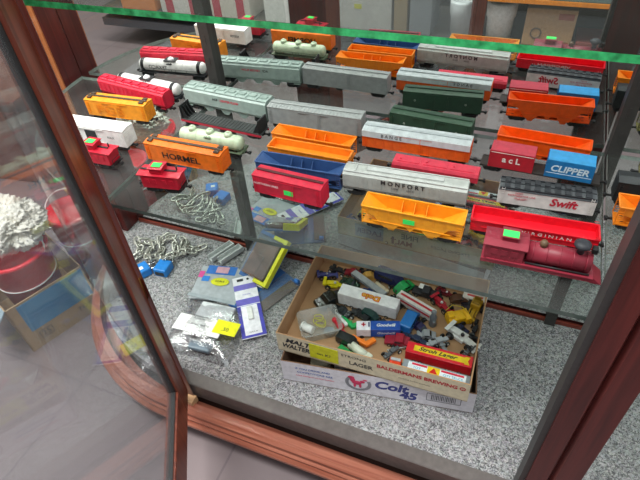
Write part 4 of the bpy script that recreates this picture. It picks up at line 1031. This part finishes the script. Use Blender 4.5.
card(t, 'white_card', .120, .046, .002, .030, plastic('#e9e9e6', .45), (-.012, -.012))
text('ASSORTED', .010, plastic('#55585c', .6), t, (-.010, .006, .0324), (0, 0, 0)); text('DETAIL PARTS', .008, plastic('#55585c', .6), t, (-.012, -.012, .0324), (0, 0, 0))
card(t, 'yellow_label', .058, .038, .001, .0335, plastic('#e6e60e', .5), (.056, -.004))
text('.50', .014, INK, t, (.056, -.010, .0349), (0, 0, 0))
card(t, 'white_parts', .090, .045, .010, .010, plastic('#dcdee0', .4), (0, .045), .003)
card(t, 'grey_part', .056, .022, .014, .006, plastic('#6c7c88', .35), (.010, -.056), .004)

# ------------------------------------------------------------ outside the case, to the left
def bucket(label, x, y, r, hgt, z=0):
    t = thing('bucket', label, 'bucket', (x, y, z), D(20), 'red buckets')
    b = MB(); b.lathe([(0, .002), (r*.78, .002), (r*.80, .004), (r, hgt-.012), (r+.006, hgt-.012), (r+.006, hgt), (r-.002, hgt), (r*.78, .010), (0, .008)], (0, 0, 0), 36); b.build('body', plastic('#e01c30', .35), t)
    b = MB(); b.tube([((r*.93)*math.cos(2*PI*k/36), (r*.93)*math.sin(2*PI*k/36), hgt*.62) for k in range(36)], .0022, 6, True); b.build('white_band', WHITE, t)
    b = MB(); b.tube([((r+.006)*math.cos(PI*k/16), (r+.006)*math.sin(PI*k/16)*.5-.0, hgt-.004+.0*k+.05*math.sin(PI*k/16)) for k in range(17)], .002, 6); b.build('handle', WHITE, t)
bucket('red plastic bucket under the fluffy white duster, at far left', -1.150, -.300, .080, .235, .03)
bucket('red plastic bucket behind the blue printed carton', -1.118, -.125, .062, .235, .03)
# carton (open, blue printed)
t = thing('carton', 'open brown carton printed blue with the number 25, left of the case', 'carton', (-1.105, -.425, 0), D(69))
b = MB(); b.box((.105, .0015, .085), (.21, .003, .17)); o = b.build('front_panel', cloud('#a58a66', '#b59a74', 10), t)
b = MB(); b.box((.115, -.0006, .114), (.180, .0012, .098)); b.build('blue_print', cloud('#2479a8', '#338dbd', 9), o)
b = MB()
for c, d in (((.055, .025), (.034, .0014)), ((.055, .051), (.034, .0014)), ((.038, .038), (.0014, .027)), ((.072, .038), (.0014, .027))): b.box((c[0], -.0008, c[1]), (d[0], .0006, d[1]))
b.build('print_box', INK, o); text('25', .024, INK, o, (.055, -.0008, .038), FRONT); text('TOY', .020, INK, o, (.170, -.0008, .040), FRONT)
b = MB(); b.box((.0015, .13, .085), (.003, .26, .17)); b.build('side_panel', cloud('#a58a66', '#b59a74', 10), t)
b = MB(); b.box((.2085, .13, .085), (.003, .26, .17)); b.build('side_panel', cloud('#a58a66', '#b59a74', 10), t)
b = MB(); b.box((.105, .2585, .085), (.21, .003, .17)); b.build('back_panel', cloud('#a58a66', '#b59a74', 10), t)
b = MB(); b.box((.105, .13, .0015), (.204, .25, .003)); b.build('base', cloud('#8f7654', '#a58a66', 10), t)
b = MB(); b.slab([(0, 0, .17), (0, .25, .17), (-.05, .25, .12), (-.05, 0, .12)], .003); b.build('flap', plastic('#9fb3bd', .5), t)
# fluffy duster
b = MB(); rng = random.Random(5)
q = bmesh.ops.create_icosphere(b.bm, subdivisions=6, radius=1)
from mathutils import noise
for v in b.bm.verts:
    n0 = v.co.normalized(); k = 1+.22*noise.noise(n0*2.2)+.16*noise.noise(n0*6)+.10*noise.noise(n0*15)+.10*noise.noise(n0*30)+.10*noise.noise(n0*62)
    v.co = Vector((n0.x*.098, n0.y*.080, n0.z*.062))*k
for f in b.bm.faces: f.smooth = True
o = b.build('duster_head', cloud('#cfcabc', '#ece8dc', 60), None, (-1.165, -.270, .315)); tag(o, 'fluffy off-white duster head resting in the left red bucket', 'duster'); o['kind'] = ''
del o['kind']
b = MB(); b.cyl((-1.42, .12, .006), (-1.16, -.075, .29), .006, n=10); tag(b.build('wooden_stick', plastic('#d8bc70', .5)), 'thin yellow wooden stick standing behind the buckets', 'stick')  # yellow rod put in for a reflection seen in the door glass
b = MB(); b.slab([(-1.50, -.02, .002), (-1.30, .03, .002), (-1.27, .17, .012), (-1.46, .13, .006)], .002); tag(b.build('paper_sheet', WHITE), 'white sheet of paper on the shop floor behind the red buckets', 'paper')
b = MB(); q = bmesh.ops.create_icosphere(b.bm, subdivisions=4, radius=1)
for v in b.bm.verts:
    n0 = v.co.normalized(); k = 1+.2*noise.noise(n0*2)+.1*noise.noise(n0*5); v.co = Vector((n0.x*.11*k-1.40, n0.y*.08*k+.24, max(0, .045+n0.z*.05*k)))

for f in b.bm.faces: f.smooth = True
tag(b.build('fabric_bundle', cloud('#7a6f80', '#8f8494', 30)), 'muted purple fabric bundle on the floor behind the white paper', 'fabric')
t = thing('wooden_cabinet', 'low dark brown wooden cabinet behind the buckets at far left', 'cabinet', (-2.02, .40, 0), D(8))
b = MB(); b.box((0, 0, .17), (.75, .5, .34), bev=.004); b.build('body', wood('#5a2a1c', '#7a3c28', 'X'), t)
b = MB(); b.box((0, 0, .35), (.79, .54, .02), bev=.004); b.build('top', wood('#6a3322', '#8a4a32', 'X'), t)
for x in (-.19, .19):
    b = MB(); b.box((x, -.256, .17), (.34, .014, .28), bev=.003); d_ = b.build('door', wood('#5a2a1c', '#74381f', 'Z'), t)
    b = MB(); b.sph((x+(.13 if x < 0 else -.13), -.27, .18), .012); b.build('knob', plastic('#a88a4a', .3, 1), d_)

# ------------------------------------------------------------ shelving across the aisle (seen in the mirror)
t = thing('shop_shelving', 'low dark shop shelving across the aisle with an orange price rail, seen in the mirror', 'shelving', (0, -1.40, 0))
b = MB(); b.box((-.45, -.20, .125), (3.7, .40, .04)); b.build('plinth', plastic('#4c4e54', .6), t)
b = MB(); b.box((-.45, -.20, .19), (3.7, .42, .014)); b.build('shelf_board', plastic('#4a463f', .6), t)
b = MB(); b.box((.55, .012, .192), (1.75, .004, .012)); b.build('price_rail', plastic('#e88a1c', .4), t)
b = MB(); b.box((.55, -.20, .385), (1.75, .42, .014)); b.build('shelf_board', plastic('#3a4644', .6), t)
b = MB(); b.box((.55, .012, .381), (1.75, .005, .016)); b.build('price_rail', plastic('#e88a1c', .4), t)
b = MB(); b.box((-.45, -.41, .55), (3.7, .02, 1.1)); b.build('back_panel', plastic('#33312f', .7), t)
for x in (-2.29, -.34, 1.39):
    b = MB(); b.box((x, -.39, .55), (.03, .03, 1.1)); b.build('upright', plastic('#2f2f30', .6), t)
SG = 'goods on the shelving across the aisle'; SZ = .1972
def goods(label, x, w, d, hgt, h, kind='box', y=-1.42, marks=None, name='storage_box'):
    if kind == 'box':
        t = thing(name, label, 'box', (x, y-d/2, SZ), 0, SG)
        b = MB(); b.box((0, 0, hgt/2), (w, d, hgt), bev=.003); b.build('body', h if not isinstance(h, str) else plastic(h, .6), t)
        if marks: marks(t, w, d, hgt)
    else:
        t = thing('white_bin', label, 'bin', (x, y-w/2, SZ), 0, SG)
        b = MB(); b.lathe([(0, 0), (w*.42, 0), (w*.46, hgt*.55), (w*.5, hgt*.6), (w*.52, hgt*.92), (w*.48, hgt), (w*.44, hgt*.94), (w*.38, hgt*.2), (0, hgt*.18)], (0, 0, 0), 28); b.build('body', plastic(h, .4), t)
    return t
def redstripes(t, w, d, h):
    for x in (-w*.28, w*.28):
        b = MB(); b.box((x, d/2+.001, h/2), (w*.18, .002, h)); b.build('red_band', plastic('#b03a4a', .6), t)
def smallprint(t, w, d, h):
    for k in range(7): text('\u2261', .022, plastic('#6a6862', .6), t, (w*(-.42+.13*k), d/2+.0008, h*(.45+.3*((k*37) % 5)/5)), BACKF)
    b = MB(); b.box((w*.0, d/2+.0012, h*.25), (.035, .001, .02)); b.build('yellow_tag', plastic('#d2cc3a', .6), t)
def cartonmarks(t, w, d, h):
    b = MB(); b.tube([(-w*.24+.020*math.cos(2*PI*k/20), d/2+.001, h*.35+.020*math.sin(2*PI*k/20)) for k in range(20)], .003, 6, True); b.build('round_mark', plastic('#6a5848', .7), t)
    b = MB(); b.box((w*.30, d/2+.001, h*.82), (w*.3, .001, h*.16)); b.box((w*.2, d/2+.001, h*.1), (w*.5, .001, h*.12)); b.build('red_print', plastic('#a05a48', .7), t)
goods('white box with two red bands at the left of the far shelving', -1.76, .26, .22, .42, '#cfcac6', marks=redstripes)
goods('cream box with red bands right of the first one on the shelving', -1.48, .24, .22, .45, '#c9c2b8', marks=redstripes)
goods('orange and yellow box at the far left of the shelving', -2.04, .22, .22, .36, '#d08048')
goods('white crumpled paper pack between the red-banded box and dark can', -1.215, .13, .12, .20, '#d4d4d0')
goods('grey-brown lidded can box beside the white pack', -1.09, .08, .10, .20, '#7d7870')
goods('large pale cream box with printed characters and a yellow tag', -.80, .31, .25, .42, '#c9c4bc', marks=smallprint)
goods('tan cardboard box right of the large cream one', -.604, .060, .20, .36, '#a08a68')
goods('plain grey box right of the tan cardboard box', -.515, .095, .18, .30, '#8e9092')
goods('white plastic bin with rounded top, left of the two', -.345, .105, .1, .150, '#f2f4f2', 'bin')
goods('white plastic bin on the right, next to the brown carton', -.185, .120, .1, .155, '#f2f4f2', 'bin')
goods('brown open carton with a round mark beneath the orange rail', .012, .19, .18, .150, '#b8946c', marks=cartonmarks)
goods('flat dusty red box right of the brown carton', .20, .15, .16, .030, '#8a4a44')
for i, (x, w, hgt, c) in enumerate(((.39, .16, .12, '#2c3034'), (.58, .18, .15, '#2e2c2c'), (.80, .20, .13, '#33302e'))):  # dark boxes added where a person in dark clothes would be mirrored
    goods(['dark box right of the flat dusty red one', 'larger dark box further right on the lower shelf', 'dark brown box at the right of the lower shelf'][i], x, w, .18, hgt, c)

# ------------------------------------------------------------ light
def area(name, loc, size, energy, rot=(0, 0, 0), col=(1, 1, 1), sy=None):
    l = bpy.data.lights.new(name, 'AREA'); l.energy = energy; l.size = size; l.color = col
    if sy: l.shape = 'RECTANGLE'; l.size_y = sy
    o = bpy.data.objects.new(name, l); o.location = loc; o.rotation_euler = rot; COL.objects.link(o); return o
area('ceiling_lamp', (-1.3, -.85, 2.7), 1.3, 62, (D(12), D(-25), 0), (1, .985, .96), .5)
area('ceiling_lamp', (.3, -1.0, 2.7), 1.2, 20, (D(35), 0, 0), (1, .985, .96), .5)
area('ceiling_lamp', (-.5, -.75, 2.7), 1.3, 38, (D(-22), 0, 0), (1, .985, .96), .5)  # fill added to brighten the goods on the shelving across the aisle
area('ceiling_lamp', (-3.0, .2, 2.7), 1.2, 22, (0, D(-20), 0), (1, .985, .96), .5)
w = bpy.data.worlds.new('World'); scn.world = w; w.use_nodes = True
bg = w.node_tree.nodes['Background']; bg.inputs[0].default_value = (.93, .96, 1.0, 1); bg.inputs[1].default_value = .9

# ------------------------------------------------------------ camera
cam = bpy.data.cameras.new('Camera'); co = bpy.data.objects.new('Camera', cam); COL.objects.link(co); scn.camera = co
Rw = [[0.9255082657928, 0.37338642559663865, -0.06338002153179179], [0.21237188110405722, -0.6502242124222547, -0.7294564124717682], [-0.3135803470651961, 0.6616578048810611, -0.6810846607980888]]
co.matrix_world = Matrix(((Rw[0][0], -Rw[1][0], -Rw[2][0], 0), (Rw[0][1], -Rw[1][1], -Rw[2][1], -.878), (Rw[0][2], -Rw[1][2], -Rw[2][2], 1.1445), (0, 0, 0, 1)))
cam.sensor_width = 36; cam.lens = 522.2/640*36; cam.clip_start = .01
vs = scn.view_settings; vs.view_transform = 'Standard'; vs.look = 'None'; vs.gamma = 1; vs.use_curve_mapping = False; vs.exposure = 0.2
